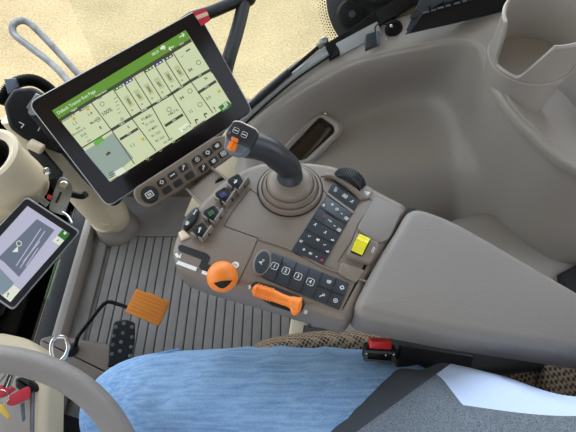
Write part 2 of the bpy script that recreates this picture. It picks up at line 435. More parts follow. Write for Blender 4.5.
# pale sill moulding under the glass and its black seal
t = MB('trimg')
t.tube([D(228,130,1.045), D(256,106,1.015), D(291,77,.98), D(328,52,.945)], .010, 'trimg', 8, 5, flat=.55); t.put('trim_3', kind='structure')
t = MB('black')
t.tube([D(243,126,1.03), D(262,108,1.005), D(295,80,.965), D(331,55,.935)], .0022, 'black', 6, 5)
t.put('trim_4', kind='structure')
t = MB('black')
a = [D(328,52,.95), D(352,38,.935), D(378,20,.915), D(415,0,.885), D(470,-24,.85), D(540,-50,.82)]
for i in range(5): t.bar(a[i], a[i+1]+(a[i+1]-a[i]).normalized()*.004, .03, .030, V((0,-.5,.8)), 'black', .004)
t.put('trim_5', kind='structure')
t = MB('trimg')
t.bar(D(338,50,.935), D(380,28,.905), .028, .012, V((0,-.5,.8)), 'trimg', .003)
t.put('trim_6', kind='structure')

# lower front end of the wall: pale panel beside the foot well
f = MB('cream')  # sunlight on this panel is put into the cream colour
f.grid([[D(236,117,1.06),D(214,150,1.10),D(200,180,1.16),D(185,215,1.26)],[D(246,128,1.04),D(232,160,1.07),D(222,190,1.13),D(215,235,1.25)],[D(262,135,1.05),D(258,170,1.07),D(256,200,1.12),D(262,255,1.22)]], 'cream', 5)
o = f.put('wall_front', kind='structure', ang=180); sm = o.modifiers.new('thickness', 'SOLIDIFY'); sm.thickness = .006; sm.offset = 0

# fore corner post, a fat cream tube reaching down to the floor
f = MB('cream')
f.tube([D(20,112,1.08),D(44,141,1.14),D(72,172,1.24),D(96,200,1.32),D(110,215,1.37),D(117,222,1.40)], [.05,.053,.056,.058,.058,.045], 'cream', 24, 5)
f.tube([D(108,214,1.365),D(110,215.5,1.375)], .0605, 'cream', 24)
f.lathe(D(106,219,1.32), CAM-D(106,219,1.32), [(.018,-.02),(.020,.0),(.022,.003),(.019,.006),(.012,.003)], 'cream', 20)
f.put('trim_7', kind='structure')
MB('rubber').lathe(D(121,232,1.46), D(98,200,1.32)-D(121,232,1.46), [(.060,-.05),(.066,0),(.068,.03),(.064,.05),(.060,.056),(.058,.09)], 'taupe', 28).put('trim_8', kind='structure')

MB('black').tube([D(38,108,1.0),D(58,132,1.06),D(90,172,1.16),D(116,200,1.25)], [.024,.026,.026,.022], 'rubber', 16, 5).put('trim_12', kind='structure')

# =====================================================================
# OUTSIDE THE CAB
# =====================================================================
MB('rail').tube([D(95,118,1.62),D(60,72,1.6),D(30,47,1.58),D(14,34,1.57),D(14,24,1.57),D(25,21,1.58),D(40,33,1.60),D(80,76,1.64),D(120,120,1.68)], .0125, 'rail', 14, 6).put(
    'grab_rail', label='grey tubular grab rail, a long loop over the sand outside the cab', cat='grab rail')
w_ = thing('mirror_bracket', 'black tubular mirror bracket outside behind the upper right corner of the large display', 'bracket', D(243,0,1.35))
MB('black').tube([D(160,60,1.26),D(185,23,1.26),D(214,11,1.3),D(250,-6,1.35),D(300,-40,1.4)], .018, 'black', 12, 4).put('arm', w_)
MB('black').tube([D(247,-10,1.36),D(238,28,1.33),D(226,70,1.30),D(215,130,1.34)], .021, 'black', 12, 4).put('upright', w_)
MB('black').ell(D(246,-2,1.35), .032,.026,.026).put('joint', w_)
s_ = thing('gas_strut', 'black gas strut running along the pale window sill right of the display', 'gas strut', D(285,76,.99))
MB('black').tube([D(232,122,1.03),D(290,71,.97)], .0075, 'rubber', 10).put('cylinder', s_)
MB('black').tube([D(288,73,.97),D(322,44,.945)], .0045, 'gloss', 10).put('rod', s_)
MB('steel').ell(D(324,41,.943), .010,.010,.010).tube([D(318,47,.946),D(324,42,.943)], .0075, 'steel', 10).put('ball_end', s_)
MB('black').slab([D(327,46,.94),D(338,42,.93),D(340,54,.925),D(330,60,.935)], V((0,-.6,.8)), .02, .003, 'black').put('mounting_block', s_)

# round black loudspeaker-like guard behind the sill
q = thing('work_light_guard', 'large round black guard with dotted edge behind the window at the top', 'guard', D(378,10,1.02))
pl = Pl(D(380,0,1.02), CAM-D(380,0,1.02))
cen = pl.h(388,-6)
ux = pl.dir((380,0),(390,0)); uy = pl.n.cross(ux)
MB('rubber').lathe(cen, pl.n, [(.140,-.03),(.145,-.02),(.145,-.006),(.135,0),(.05,.008),(.001,.01)], 'rubber', 48).put('disc', q)
db = MB('rubber')
for ring in range(4):
    for k in range(70):
        a = PI*.45+k*PI*1.0/70+(ring % 2)*.02
        c = cen+(ux*math.cos(a)+uy*math.sin(a))*(.1495+.0055*ring)-pl.n*.012
        rr = .0021-.0003*ring
        db.lathe(c, pl.n, [(rr,-.001),(rr,.001)], 'rubber', 6)
db.put('dotted_edge', q, kind='stuff')
MB('black').lathe(pl.h(352,14,.012), pl.n, [(.034,-.01),(.036,.006),(.03,.014),(.012,.016),(.012,.012),(.001,.012)], 'black', 28).put('hub', q)
MB('black').lathe(pl.h(352,14,.026), pl.n, [(.008,0),(.008,.004),(.001,.004)], 'buttonb', 16).put('bolt', q)
MB('rubber').tube([pl.h(345,-12,.05),pl.h(372,0,.05),pl.h(400,-4,.05),pl.h(420,-24,.05)], .020, 'black', 14, 5).put('hose', q)

# corrugated hose and black sensor housing, left top
h_ = thing('corrugated_hose', 'ribbed black hose arching behind the upper left corner of the large display', 'hose', D(30,85,1.12))
hp, _ = crspline([D(2,105,1.1),D(6,92,1.1),D(16,83,1.1),D(30,80,1.1),D(42,84,1.1),D(54,94,1.1),D(66,108,1.1)], 14)
MB('rubber').tube(hp, [.0155 if i % 2 else .0105 for i in range(len(hp))], 'black', 12).put('hose_sleeve', h_)
MB('chrome').slab(Pl(D(10,82,1.08),CAM-D(10,82,1.08)).poly([(4,79),(16,78),(20,86),(8,94)]), CAM-D(10,82,1.08), .01, .003, 'slate').put('clip', h_)
hb = thing('black_housing', 'dark moulded housing with pale printed mark left of the large display', 'housing', D(25,115,1.06))
pl = Pl(D(28,112,1.03), V((.25,-.6,.8)))
MB('gloss').slab(pl.poly([(2,104),(12,88),(32,86),(48,96),(60,120),(72,146),(60,154),(40,146),(22,138),(8,128)]), pl.n, .06, .012, 'black', rc=.01).put('shell', hb)
MB('trimg').slab(pl.poly([(26,107),(36,93),(42,96),(30,112)],.006), pl.n, .01, .002, 'steel').put('bracket_tab', hb)
m_ = MB('white'); m_.bar(pl.h(19,122,.0015),pl.h(24,124.5,.0015),.002,.0008,pl.n,'white'); m_.bar(pl.h(24,124.5,.0015),pl.h(21,128,.0015),.002,.0008,pl.n,'white'); m_.put('printed_mark', hb)
MB('white').bar(pl.h(38,131,.0015),pl.h(40,127,.0015),.002,.0008,pl.n,'white').put('printed_mark', hb)
MB('chrome').lathe(pl.h(35,146,.02), pl.dir((30,142),(42,148)), [(.012,-.012),(.013,-.01),(.013,.016),(.011,.018)], 'cream', 20).put('fitting', hb)
MB('black').slab(pl.poly([(28,140),(40,148),(60,172),(58,186),(44,176),(27,150)], -.01), pl.n, .03, .005, 'rubber').put('lower_cover', hb)

# tractor hood and dark nose seen through the windscreen
hd = thing('tractor_hood', 'green and black bodywork of the machine ahead of the cab', 'hood', (-1.0,.5,-.3))
MB('dark').slab([(-2.2,-.4,-.12),(-.69,-.4,-.12),(-.69,.50,-.12),(-2.2,.50,-.12)], Z, .3, .03, 'dark', rc=.05).put('engine_cover', hd)
MB('green').slab([PZ(*p,-.06) for p in ((36,294),(66,255),(68,270),(62,300),(50,299))], Z, .2, .004, 'green', rc=.01).put('green_panel', hd)
MB('slate').slab([PZ(*p,-.10) for p in ((62,303),(68,262),(80,235),(98,215),(94,250),(78,306))], Z, .05, .004, 'slate').put('grey_step', hd)
yb = MB('tagyel')
for k in range(4):
    yb.bar((-1.25,.56+.10*k,-.08),(-.9,.60+.10*k,-.08),.012,.012,Z,'yellow',.003)
yb.put('yellow_stripe', hd)
MB('dark').slab([(-1.7,.40,-.17),(-.69,.40,-.17),(-.69,.95,-.17),(-1.7,.95,-.17)], Z, .2, .0, 'dark').put('dark_panel', hd)

# =====================================================================
# LARGE DISPLAY
# =====================================================================
def parallelogram(c, t0):
    r = [ray(*p) for p in c]
    A = Matrix(((r[1].x,-r[2].x,r[3].x),(r[1].y,-r[2].y,r[3].y),(r[1].z,-r[2].z,r[3].z)))
    t = A.inverted() @ (r[0]*t0); return [CAM+r[0]*t0]+[CAM+r[i+1]*t[i] for i in range(3)]
mc = parallelogram([(27,103),(197,8),(255,112),(108,209)], .66)
n = (mc[3]-mc[0]).cross(mc[1]-mc[0]).normalized()
if n.dot(CAM-mc[0]) < 0: n = -n
mp = Pl(mc[0], n)
mon = thing('touchscreen_display', 'large tilted touchscreen display with black bezel and green header page', 'display', mp.h(140,110,-.05))
OUT = [(27,103),(197,9),(254,112),(108,208)]
MB('black').slab(mp.poly(OUT, 0), n, .022, .003, 'trimg', rc=.014, rb=.008).put('housing', mon)
MB('gloss').slab(mp.poly([(28.5,103.3),(197,10.3),(252.3,111.5),(108,206.3)], .0012), n, .003, .0008, 'gloss', rc=.013).put('glass_face', mon)
MB('black').slab(mp.poly([(70,110),(180,50),(215,110),(118,170)], -.021), n, .03, .01, 'black', rc=.02).put('rear_shell', mon)
MB('black').tube([mp.h(140,110,-.04), mp.h(165,125,-.12), V((-.16,.50,.60)), V((-.10,.40,.69))], .018, 'black', 14, 5).put('support_arm', mon)
st = MB('stick')
def stk(pts, m): st.slab(mp.poly(pts, .0035), n, .004, 0, m)
stk([(193,12),(205,8),(207,11.5),(195.5,16)], 'stick'); stk([(195.5,16),(207,11.5),(208.8,15),(198,19.5)], 'stickc'); stk([(198,19.5),(208.8,15),(210.5,20),(201.5,26)], 'stick')
st.put('corner_sticker', mon, label='red and cream striped sticker')
# page
sc = MB('screen'); O1, O2, O3, O4 = .0016, .0020, .0024, .0028
def q(pts, m, off=O2): sc.face(mp.poly(pts, off), m)
def ln(a, b_, w_=.9, m='sline', off=O3):
    dx, dy = b_[0]-a[0], b_[1]-a[1]; L = math.hypot(dx, dy); nx, ny = -dy/L*w_/2, dx/L*w_/2
    q([(a[0]+nx,a[1]+ny),(b_[0]+nx,b_[1]+ny),(b_[0]-nx,b_[1]-ny),(a[0]-nx,a[1]-ny)], m, off)
def tx(t, px, py, h=3.2, m='sline', ang=31, off=O3):
    a = math.radians(ang); c = mp.h(px, py, off); c2 = mp.h(px+8*math.cos(a), py-8*math.sin(a), off)
    sc.text(t, c, c2-c, n, h*.00138, m)
q([(52,110.5),(185.5,30),(231.5,104),(110,182)], 'screen', O1)
q([(52,110.5),(185.5,30),(190.5,38.5),(58.5,119)], 'sgreen')
tx('Default Tractor Run Page', 76.5, 102, 3.3, 'swhite', off=O4)
q([(58.5,119),(190.5,38.5),(192,41.5),(60,122)], 'sline', .0022)
for a_, b_ in (((90.5,101.5),(111.5,130)),((112,87.5),(132,117.5)),((123,81.5),(142,111.5)),((133,75.5),(152,105.5)),((143,69.5),(162,99.5)),((153,63),(172,93.5)),((163,57),(182,87)),((172,51),(190.5,81)),
               ((111.5,130),(134.5,164)),((131.5,118),(156,151)),((142,123),(144,124)),((152,107),(170,140)),((172,93.5),(191,124)),((190.5,81),(213,113)),((210,70),(212,73))): ln(a_, b_)
for a_, b_, w_ in (((82,148),(111.5,130),1.2),((111.5,130),(131.5,118),3.0),((131.5,118),(172,93.5),2.6),((172,93.5),(190.5,81),2.8),((190.5,81),(211,69.5),2.8),
                   ((120,139.5),(138,128.5),2.6),((198,93),(216,81),2.8),((165,126),(183,114.5),2.8)): ln(a_, b_, w_)
ln((109,181.6),(120,175.5),.6)
# map tile
q([(84.5,151.5),(113,133),(133.5,158),(108.5,180)], 'smap', O2)
q([(93,142.5),(101.5,136.5),(104.5,140),(96,146.5)], 'slgreen', O4)
tx('◄', 108, 153.5, 3, 'sline'); q([(105.5,154.5),(109.5,151.5),(111,153),(107,156)], 'sline', O4)
# small lever tiles
cols_ = ['sgreen2','sblue','sgrey','sgreen2','sblue','sline']
for k in range(6):
    cx, cy = 118.5+k*10.05, 87.5-k*6.05
    q([(cx-4.8,cy+1.2),(cx+3.2,cy-3.6),(cx+4.8,cy-1.2),(cx-3.2,cy+3.6)], cols_[k], O4)
    ex, ey = cx+8, cy+12
    q([(ex-3.3,ey-2),(ex+1.2,ey-4.7),(ex+8,ey+5.5),(ex+3.5,ey+8)], 'sgrey', .0022)
    q([(ex-.3,ey-.5+k%2*2),(ex+1.6,ey-1.7+k%2*2),(ex+5.2,ey+4.2),(ex+3.3,ey+5.4)], 'shand', O4)
    q([(cx-2.6,cy+.9),(cx-1.0,cy-.1),(cx-.3,cy+.9),(cx-1.9,cy+1.9)], 'swhite', .003)
    q([(cx+.4,cy-.9),(cx+2.4,cy-2.1),(cx+3.1,cy-1.1),(cx+1.1,cy+.1)], 'swhite', .003)
for k in range(6):
    tx('o', 132+k*10, 110-k*6, 3.2)
tx('Machine', 83,101.5,2.2,'swhite',off=.003) if 0 else None
for t_, x_, y_, h_2 in (('Economy A',68,118,2.6),('Machine',84,108.5,2.6),('1.1',75,123.5,3.4),('1.4',90,114,3.4),('rpm',78,128,2.3),('Economy A',79,131.5,2.4),('Machine',95,121,2.6),('3/10',83.5,135,2.8),('---',86,137,3),('8',100.5,127.8,3.6),('rpm',89,140.5,2.3),
    ('100%',107,112,4.4),('100',100,98,2.6),('-|||-',122,118.8,3),('6',128.5,127,3.4),('1.1',132.5,145.5,3.8),('Motion',149,116.5,2.4),('F2 10.0',146,117.5,2.8),('F1 10.0',150,123,2.8),('O MPH',153,128.5,2.8),('R1 12.0',156,134,2.8),('R2 10.0',160,139,2.8),('Sub Auto',168,140.5,2.4),
    ('144.7 h',173,112.5,3.4),('84',182,98,3.8),('11',191,111.5,3.8),('--',182,56,3.8),('84',190.5,70,3.8),('0.0',208.5,98,3.8),('N',206,78.5,3.8),('?',215,109.5,6.5),('AUTO',187,128,2.8),
    ('08:39',155.5,53,3),('MENU',225,108,2.0)):
    tx(t_, x_, y_, h_2, 'sline' if t_ not in ('08:39','MENU') else 'swhite', off=.0031)
for t_, x_, y_ in (('Engine',74,109.6),('Transmission',101,93.5),('Lights',122,123.5),('Fuel',129,133.5),('Speeds',144,110),('Engine Hours',162,99),('Hitch',181,87),('SCV',200,75.5),('PTO',207,87),('GPS',174,120.5),('Hitch',181.5,43.8)):
    tx(t_, x_, y_, 2.0, 'swhite', off=.0032)
for px, py in ((74,118.5),(88,109),(143,139),(219,91)): q([(px-2,py),(px+.5,py-1.8),(px+2,py+.6),(px-.4,py+2.2)], 'syel', O4)
def ring(px, py, r_, m='sline', w_=.5):
    P = [(px+r_*math.cos(a*PI/6), py+r_*math.sin(a*PI/6)) for a in range(12)]
    for i in range(12): ln(P[i], P[(i+1) % 12], w_, m, .003)
for px, py in ((169,109.5),(190,91),(198.5,62.5),(98,119.5),(200,104.5),(102,104)): ring(px, py, 2.2)
for k in range(5): ln((114+k*1.0,99+k*3.6),(117+k,97.2+k*3.6),.5)
ln((175,56),(176.5,58.5),.6); ln((186,51.5),(190,49),1.4)
# header arrows
for px, py, s2 in ((171.5,47.5,-1),(181.5,36,1)):
    ln((px-2.4,py+1.5),(px+2.4,py-1.5),1.0,'swhite',.003)
    hx = px+s2*2.6; hy = py-s2*1.6
    ln((hx,hy),(hx-s2*2.6,hy-1.2*0+(-1.2 if s2>0 else 1.2)),1.0,'swhite',.003); ln((hx,hy),(hx-s2*.8,hy+(2.6 if s2>0 else -2.6)),1.0,'swhite',.003)
ln((160.5,49),(165,46.3),2.6,'swhite',.003); ln((161.5,45.5),(165,49.5),1.4,'swhite',.003)
# bottom bar: icons, shortcut and menu tiles
q([(218,107),(227,101),(231.5,104),(231,106.5),(222.5,112)], 'sgreen2', O4)
for i in range(2):
    for j in range(2): q([(223+i*1.9-j*-.9,104.2-i*1.2+j*1.7),(224.4+i*1.9+j*.9,103.3-i*1.2+j*1.7),(225.2+i*1.9+j*.9,104.5-i*1.2+j*1.7),(223.8+i*1.9+j*.9,105.4-i*1.2+j*1.7)], 'swhite', .003)
q([(178,129),(187,122.5),(190,127.5),(181.5,133)], 'swhite', .0026)
for px, py in ((196,122.5),(205,116.5)): ln((px-1,py-2.5),(px+1,py+1.5),1.0); ln((px-1,py-2.5),(px+2,py-3),1.6)
ln((183,129.5),(189,126),2.4); q([(114,172),(122,167),(126,171.5),(118,176.5)], 'swhite', .0026)
for k in range(3): ln((108.5+k*.9,174+k*2),(113+k*.9,171.3+k*2),.8)
for px, py in ((150,160),(178,141)): ln((px-2.5,py+1.6),(px+2.5,py-1.6),.9); 
for a_, b_, w_ in (((124,174),(128,171.5),1.6),((193,129),(205,121),1.8)): ln(a_, b_, w_, 'sline', O4)
for px, py in ((147,158),(160,149.5),(173,141)): ring(px, py, 1.8, 'sgrey')
sc.put('page_image', mon, smooth=False, label='lit pale green page with tiles, sliders and map')

# =====================================================================
# KEYPAD BELOW DISPLAY
# =====================================================================
kn = (n*.7+V((0,-.1,1))*.5).normalized()
kp = Pl(D(190,172,.70), kn)
key = thing('button_keypad', 'tan button strip with round black knob under the large display', 'keypad', kp.h(190,172,-.02))
MB('console').slab(kp.poly([(134,188),(215,136),(232,134),(240,150),(222,163),(196,179),(155,205.5),(146,207),(137,202),(133,195)]), kn, .016, .004, 'console', rc=.008, rb=.003).put('frame', key)
MB('console').slab(kp.poly([(188.5,161),(190.5,160),(197.5,175),(195.5,176.5)], .003), kn, .005, .0015, 'console').put('divider_ridge', key)
MB('button').lathe(kp.h(149.5,194.5,.008), kn, [(.0125,-.012),(.0135,-.008),(.0135,.004),(.0122,.0065),(.001,.007)], 'button', 32).put('rotary_knob', key)
kk = MB('white'); A_ = 33
def iconbox(mb, pl_, px, py, s_, ang, off, m='white', w_=.16):
    c = pl_.h(px, py, off); a = math.radians(ang)
    x_ = (pl_.h(px+math.cos(a), py-math.sin(a), off)-c); u = x_.length; x_.normalize(); y_ = pl_.n.cross(x_)
    S = u*s_
    return c, x_, y_, S
def icon(mb, pl_, px, py, s_, ang, kind, off=.001, m='white'):
    """small printed pictogram, s_ photo pixels wide"""
    c, x_, y_, S = iconbox(mb, pl_, px, py, s_, ang, off); nn = pl_.n
    def seg(a, b_, w_=.14): mb.bar(c+x_*a[0]*S+y_*a[1]*S, c+x_*b_[0]*S+y_*b_[1]*S, w_*S, .0003, nn, m)
    def ringf(cx, cy, r_, w_=.12, k=12):
        P = [c+x_*(cx+r_*math.cos(2*PI*i/k))*S+y_*(cy+r_*math.sin(2*PI*i/k))*S for i in range(k)]
        for i in range(k): mb.bar(P[i], P[(i+1) % k], w_*S, .0003, nn, m)
    if kind == 'box': [seg(*e) for e in (((-.5,-.4),(.5,-.4)),((.5,-.4),(.5,.4)),((.5,.4),(-.5,.4)),((-.5,.4),(-.5,-.4)))]; seg((-.15,-.2),(-.15,.2),.2); seg((.15,-.2),(.15,.2),.2)
    elif kind == 'ring': ringf(0,0,.42); ringf(0,0,.14)
    elif kind == 'gear': ringf(0,0,.34,.18); [seg((.34*math.cos(i),.34*math.sin(i)),(.52*math.cos(i),.52*math.sin(i))) for i in (0,PI/2,PI,-PI/2)]
    elif kind == 'bar': seg((-.5,0),(.5,0),.2); seg((-.5,-.2),(-.5,.2)); seg((.5,-.2),(.5,.2)); seg((0,-.15),(0,.15),.3)
    elif kind == 'wrench': seg((-.4,-.4),(.2,.2),.2); ringf(.25,.25,.22)
    elif kind == 'tri': seg((-.4,-.3),(.4,-.3)); seg((-.4,-.3),(0,.45)); seg((.4,-.3),(0,.45)); seg((-.1,-.1),(.15,-.1),.3)
    elif kind == 'plus': seg((-.4,0),(.4,0),.22); seg((0,-.4),(0,.4),.22)
    elif kind == 'fan': ringf(-.18,0,.2,.2,8); ringf(.22,.1,.18,.2,8); seg((-.4,-.3),(.4,-.3))
    elif kind == 'man': ringf(0,.35,.12,.14,8); seg((0,.2),(0,-.15),.25); seg((0,-.15),(.35,-.3)); seg((-.25,.0),(-.3,-.4)); 
    elif kind == 'arrow': seg((-.4,0),(.3,0)); seg((.3,0),(.05,.28)); seg((.3,0),(.05,-.28))
    elif kind == 'tick': seg((-.3,0),(0,-.3)); seg((0,-.3),(.4,.3))
    elif kind == 'hare': seg((-.4,-.1),(.2,-.1),.35); seg((.2,0),(.45,.15),.2); seg((.2,.1),(.0,.45),.12)
    elif kind == 'minus': seg((-.25,0),(.25,0),.22)
    return mb
rb_ = icon(MB('white'), kp, 149.5, 194.5, 7, A_, 'box', .0155); rb_.put('knob_symbol', key)
KB = [((161.7,182.2),'gear'),((172.5,175),'bar'),((183.4,167.6),'wrench'),((197.3,159.5),'ring'),((207.7,152.4),'gear'),((217,145.5),'fan'),
      ((167,190),None),((178,183),None),((189.5,175.5),None),((203.4,167.6),'wrench'),((213.6,160.8),'fan'),((223.3,153.4),'box')]
for i, (c, k) in enumerate(KB):
    o = MB('button').slab(kp.rect(c, A_, 9.6, 6.9, .0025), kn, .006, .001, 'button', rc=.003, seg=2).put('button', key)
    if k: icon(MB('white'), kp, c[0], c[1], 4.6, A_, k, .0028).put('button_symbol', o)
bk = thing('mounting_bracket', 'folded brown bracket joining the keypad to the armrest console', 'bracket', kp.h(207,187,-.05))
o = MB('taupe_dark'); o.slab([D(186,187,.715), D(214,168,.715), D(237,186,.66), D(204,207,.64)], V((.1,-.5,.8)), .005, .001, 'taupe_dark')
o.put('plate', bk)
o = MB('console'); o.bar(D(185,187,.712), D(203,206,.642), .004, .010, V((.1,-.5,.8)), 'console', .001); o.bar(D(213,169,.712), D(229,181,.675), .004, .010, V((.1,-.5,.8)), 'console', .001); o.put('flange', bk)

# =====================================================================
# ARMREST CONSOLE
# =====================================================================
ZC = .755
cp = Pl((0,.3,ZC), Z)
con = thing('armrest_console', 'brown-grey armrest console full of switches running across the centre', 'armrest console', cp.h(360,250,-.12))
body = [(170,252),(174,236),(182,222),(200,200),(222,178),(244,166),(262,160),(310,160),(334,163),(352,172),(376,187),(409,204),(404,216),(388,246),(370,275),(354,312),(346,320),(330,315),(300,305),(250,291),(200,277),(176,267)]
MB('console').slab(cp.poly(body), Z, .075, .012, 'console', 5, rc=.012, rb=.02).put('shell', con)
padp = [(411,203),(450,216),(500,244),(576,288),(625,320),(622,361),(600,356),(520,344),(450,333),(392,322),(350,312),(378,258),(396,230)]
MB('pad').slab(cp.poly(padp, .010), Z, .078, .013, 'pad', 6, rc=.040, rb=.02, crown=.002).put('armrest_pad', con)
MB('dark').slab(cp.poly([(408,208),(416,208),(354,308),(347,307)], -.006), Z, .05, .0, 'dark').put('pad_gap', con)
# seams between the top panels
sm_ = MB('dark')
def seam(P, w_=.0007):
    for a, c in zip(P, P[1:]): sm_.bar(cp.h(*a, .0001), cp.h(*c, .0001), w_, .0008, Z, 'dark')
seam([(224,226),(258,238),(290,249)]); seam([(258,238),(250,258),(237,285)]); seam([(290,249),(296,254),(350,276),(368,283)])
seam([(250,189),(264,199),(282,212),(290,215),(298,213),(304,204),(322,176)]); seam([(224,226),(232,212),(250,189)]); seam([(318,186),(326,193)])
seam([(322,176),(346,186),(376,203)]); seam([(372,203),(358,224),(352,240),(338,262)])
sm_.put('panel_seams', con, kind=None)
# light raised edge line of the lower control field
e_ = MB('console'); e_.tube([cp.h(258,239,.0006),cp.h(272,243,.0006),cp.h(296,252,.0006),cp.h(322,266,.0006),cp.h(352,277,.0006),cp.h(368,282,.0006)], .0016, 'console', 6, 4); e_.put('raised_edge', con)

# lids behind the switch
MB('console').slab(cp.poly([(374,196),(404,208),(389,240),(377,244),(356,229)], .002), Z, .004, .0018, 'pad', rc=.008).put('lid', con)
MB('console').slab(cp.poly([(341,262),(366,270),(356,283),(338,273)], .003), Z, .006, .002, 'console', rc=.004).put('small_lid', con)
# yellow rocker
yh = MB('console').slab(cp.poly([(356,232),(381,243),(371,264),(346,255)], .008), Z, .012, .003, 'taupe_dark', rc=.006).put('switch_housing', con)
MB('dark').slab(cp.poly([(358,234.5),(371,240),(362,257),(350,252)], .0085), Z, .003, 0, 'dark', rc=.003).put('switch_well', yh)
a_ = cp.h(365,236.5,.008); c_ = cp.h(356.5,253,.008); ax = (c_-a_).normalized(); sd = Z.cross(ax)
yr = MB('yellow'); pf = []
for k in range(9):
    t = k/8; pf.append(a_+(c_-a_)*t+Z*(.0075*math.sin(PI*t)+.001))
for i in range(8):
    p, q_ = pf[i], pf[i+1]; w_ = sd*.0075
    yr.add([p-w_, p+w_, q_+w_, q_-w_, p-w_-Z*.004, p+w_-Z*.004, q_+w_-Z*.004, q_-w_-Z*.004], [[0,1,2,3],[0,3,7,4],[1,5,6,2],[0,4,5,1],[3,2,6,7]])
for k in (2,4,6): yr.tube([pf[k]-sd*.0075, pf[k]+sd*.0075], .0009, 'yellow', 6)
yr.put('yellow_rocker', yh, label='bright yellow ribbed rocker')
tt = MB('white'); tt.text('OFF', cp.h(373.5,250,.0084), cp.dir((368,256),(377,240)), Z, .0036, 'white'); tt.put('switch_lettering', yh)

# HVAC pad
def padslab(name, pts, off=.0022, m='buttonb', r=.0008, rc=.002, par=None): return MB(m).slab(cp.poly(pts, off), Z, .004, r, m, 2, rc=rc).put(name, par or con)
hv = padslab('climate_pad', [(326,195.5),(352,213.5),(323,265),(291,250.5)])
TL, TR, BR, BL = (326,195.5),(352,213.5),(323,265),(291,250.5)
def bil(u, v): return tuple((TL[i]*(1-u)+TR[i]*u)*(1-v)+(BL[i]*(1-u)+BR[i]*u)*v for i in (0,1))
def dirpx(a, b_): return -math.degrees(math.atan2(b_[1]-a[1], b_[0]-a[0]))
gl = MB('dark')
for v_ in (.2,.4,.6,.8): gl.bar(cp.h(*bil(.02,v_),.0026), cp.h(*bil(.98,v_),.0026), .0006, .0006, Z, 'dark')
for v_ in (.2,.8): gl.bar(cp.h(*bil(.22,v_),.003), cp.h(*bil(.72,v_),.003), .0022, .0008, Z, 'dark')
gl.put('pad_groove', hv)
ICN = [(.32,.06,'plus'),(.52,.08,'gear'),(.72,.1,'minus'),(.92,.12,'box'),(.1,.14,'tri'),(.3,.28,'plus'),(.52,.3,'bar'),(.72,.33,'minus'),(.9,.35,'box'),(.2,.47,'man'),(.58,.5,'man'),(.88,.55,'hare'),(.22,.67,'tick'),(.5,.66,'fan'),(.74,.68,'tick'),(.1,.8,'fan'),(.92,.76,'hare'),(.3,.9,'plus'),(.52,.91,'fan'),(.72,.92,'minus'),(.9,.93,'tri')]
for u, v_, k in ICN:
    red = (u, v_) in ((.3,.28),(.9,.93)); p = bil(u, v_)
    icon(MB('white'), cp, p[0], p[1], 3.6, dirpx(TL, TR), k, .0024, 'redp' if red else 'white').put('pad_symbol', hv)
se = padslab('set_pad', [(334,179.5),(361,199),(353,212),(327,193)])
u_ = cp.dir((334,186),(356,202)); MB('white').text('SET', cp.h(336,189.5,.0024), cp.dir((333.5,193),(338.5,185)), Z, .0036, 'white').put('set_lettering', se)
for p, k in (((345,196),'box'),((352,201.5),'man')): icon(MB('white'), cp, p[0], p[1], 4.2, -38, k, .0024).put('pad_symbol', se)
MB('console').slab(cp.poly([(326,193.5),(328,192),(354.5,211.5),(353,213.5)], .0025), Z, .003, .0008, 'pad').put('pad_bridge', con)

# numbered pad
npd = padslab('numbered_pad', [(272,252),(350,282.5),(339.5,309.5),(262,277)])
gl = MB('dark')
NT, NB = ((272,252),(350,282.5)), ((262,277),(339.5,309.5))
def nb(u, v_): return tuple((NT[0][i]*(1-u)+NT[1][i]*u)*(1-v_)+(NB[0][i]*(1-u)+NB[1][i]*u)*v_ for i in (0,1))
for u in (.15,.32,.49,.655,.83): gl.bar(cp.h(*nb(u,.02),.0027), cp.h(*nb(u,.98),.0027), .0010, .0010, Z, 'dark')
gl.bar(cp.h(*nb(.655,.5),.0027), cp.h(*nb(.99,.5),.0027), .0012, .001, Z, 'dark'); gl.put('pad_groove', npd)
an = dirpx(*NT)
for t_, px, py in (('1',274.5,266),('2',285.8,270.8),('3',298,276.3),('4',310.3,281.8)):
    o = MB('white'); c = cp.h(px, py, .0025); x_ = cp.dir((px,py),(px+8,py-8*math.tan(math.radians(an)))); y_ = Z.cross(x_)
    o.text(t_, c, x_, Z, .0048, 'white'); s2 = .0044
    P = [c+x_*a*s2+y_*b2*s2 for a, b2 in ((-1,-.7),(-.7,-1),(.7,-1),(1,-.7),(1,.7),(.7,1),(-.7,1),(-1,.7))]
    for i in range(8):
        if i not in (0,): o.bar(P[i], P[(i+1) % 8], .0006, .0003, Z, 'white')
    o.put('number_symbol', npd)
for px, py, k in ((329,281.5,'fan'),(342,287.5,'gear'),(322,295.5,'wrench'),(335.5,300.5,'ring')): icon(MB('white'), cp, px, py, 5, an, k, .0025).put('pad_symbol', npd)
def oval(pl_, c, rx, ry, ang, off, k=28):
    a = math.radians(ang)
    return [pl_.h(c[0]+rx*math.cos(t)*math.cos(a)-ry*math.sin(t)*math.sin(a), c[1]-rx*math.cos(t)*math.sin(a)-ry*math.sin(t)*math.cos(a), off) for t in [2*PI*i/k for i in range(k)]]
ovn = MB('console').slab(oval(cp, (262,262), 8.8, 13.4, -17, .003), Z, .005, .001, 'pad').put('oval_bezel', con)
MB('buttonb').slab(oval(cp, (262,262), 7.3, 11.8, -17, .0042), Z, .004, .0012, 'buttonb').put('oval_button', ovn)
MB('white').text('A', cp.h(261,262.5,.0045), cp.dir((258,266),(262,258)), Z, .0050, 'white').text('E', cp.h(263.5,260,.0045), cp.dir((258,266),(262,258)), Z, .0030, 'white').put('button_lettering', ovn)

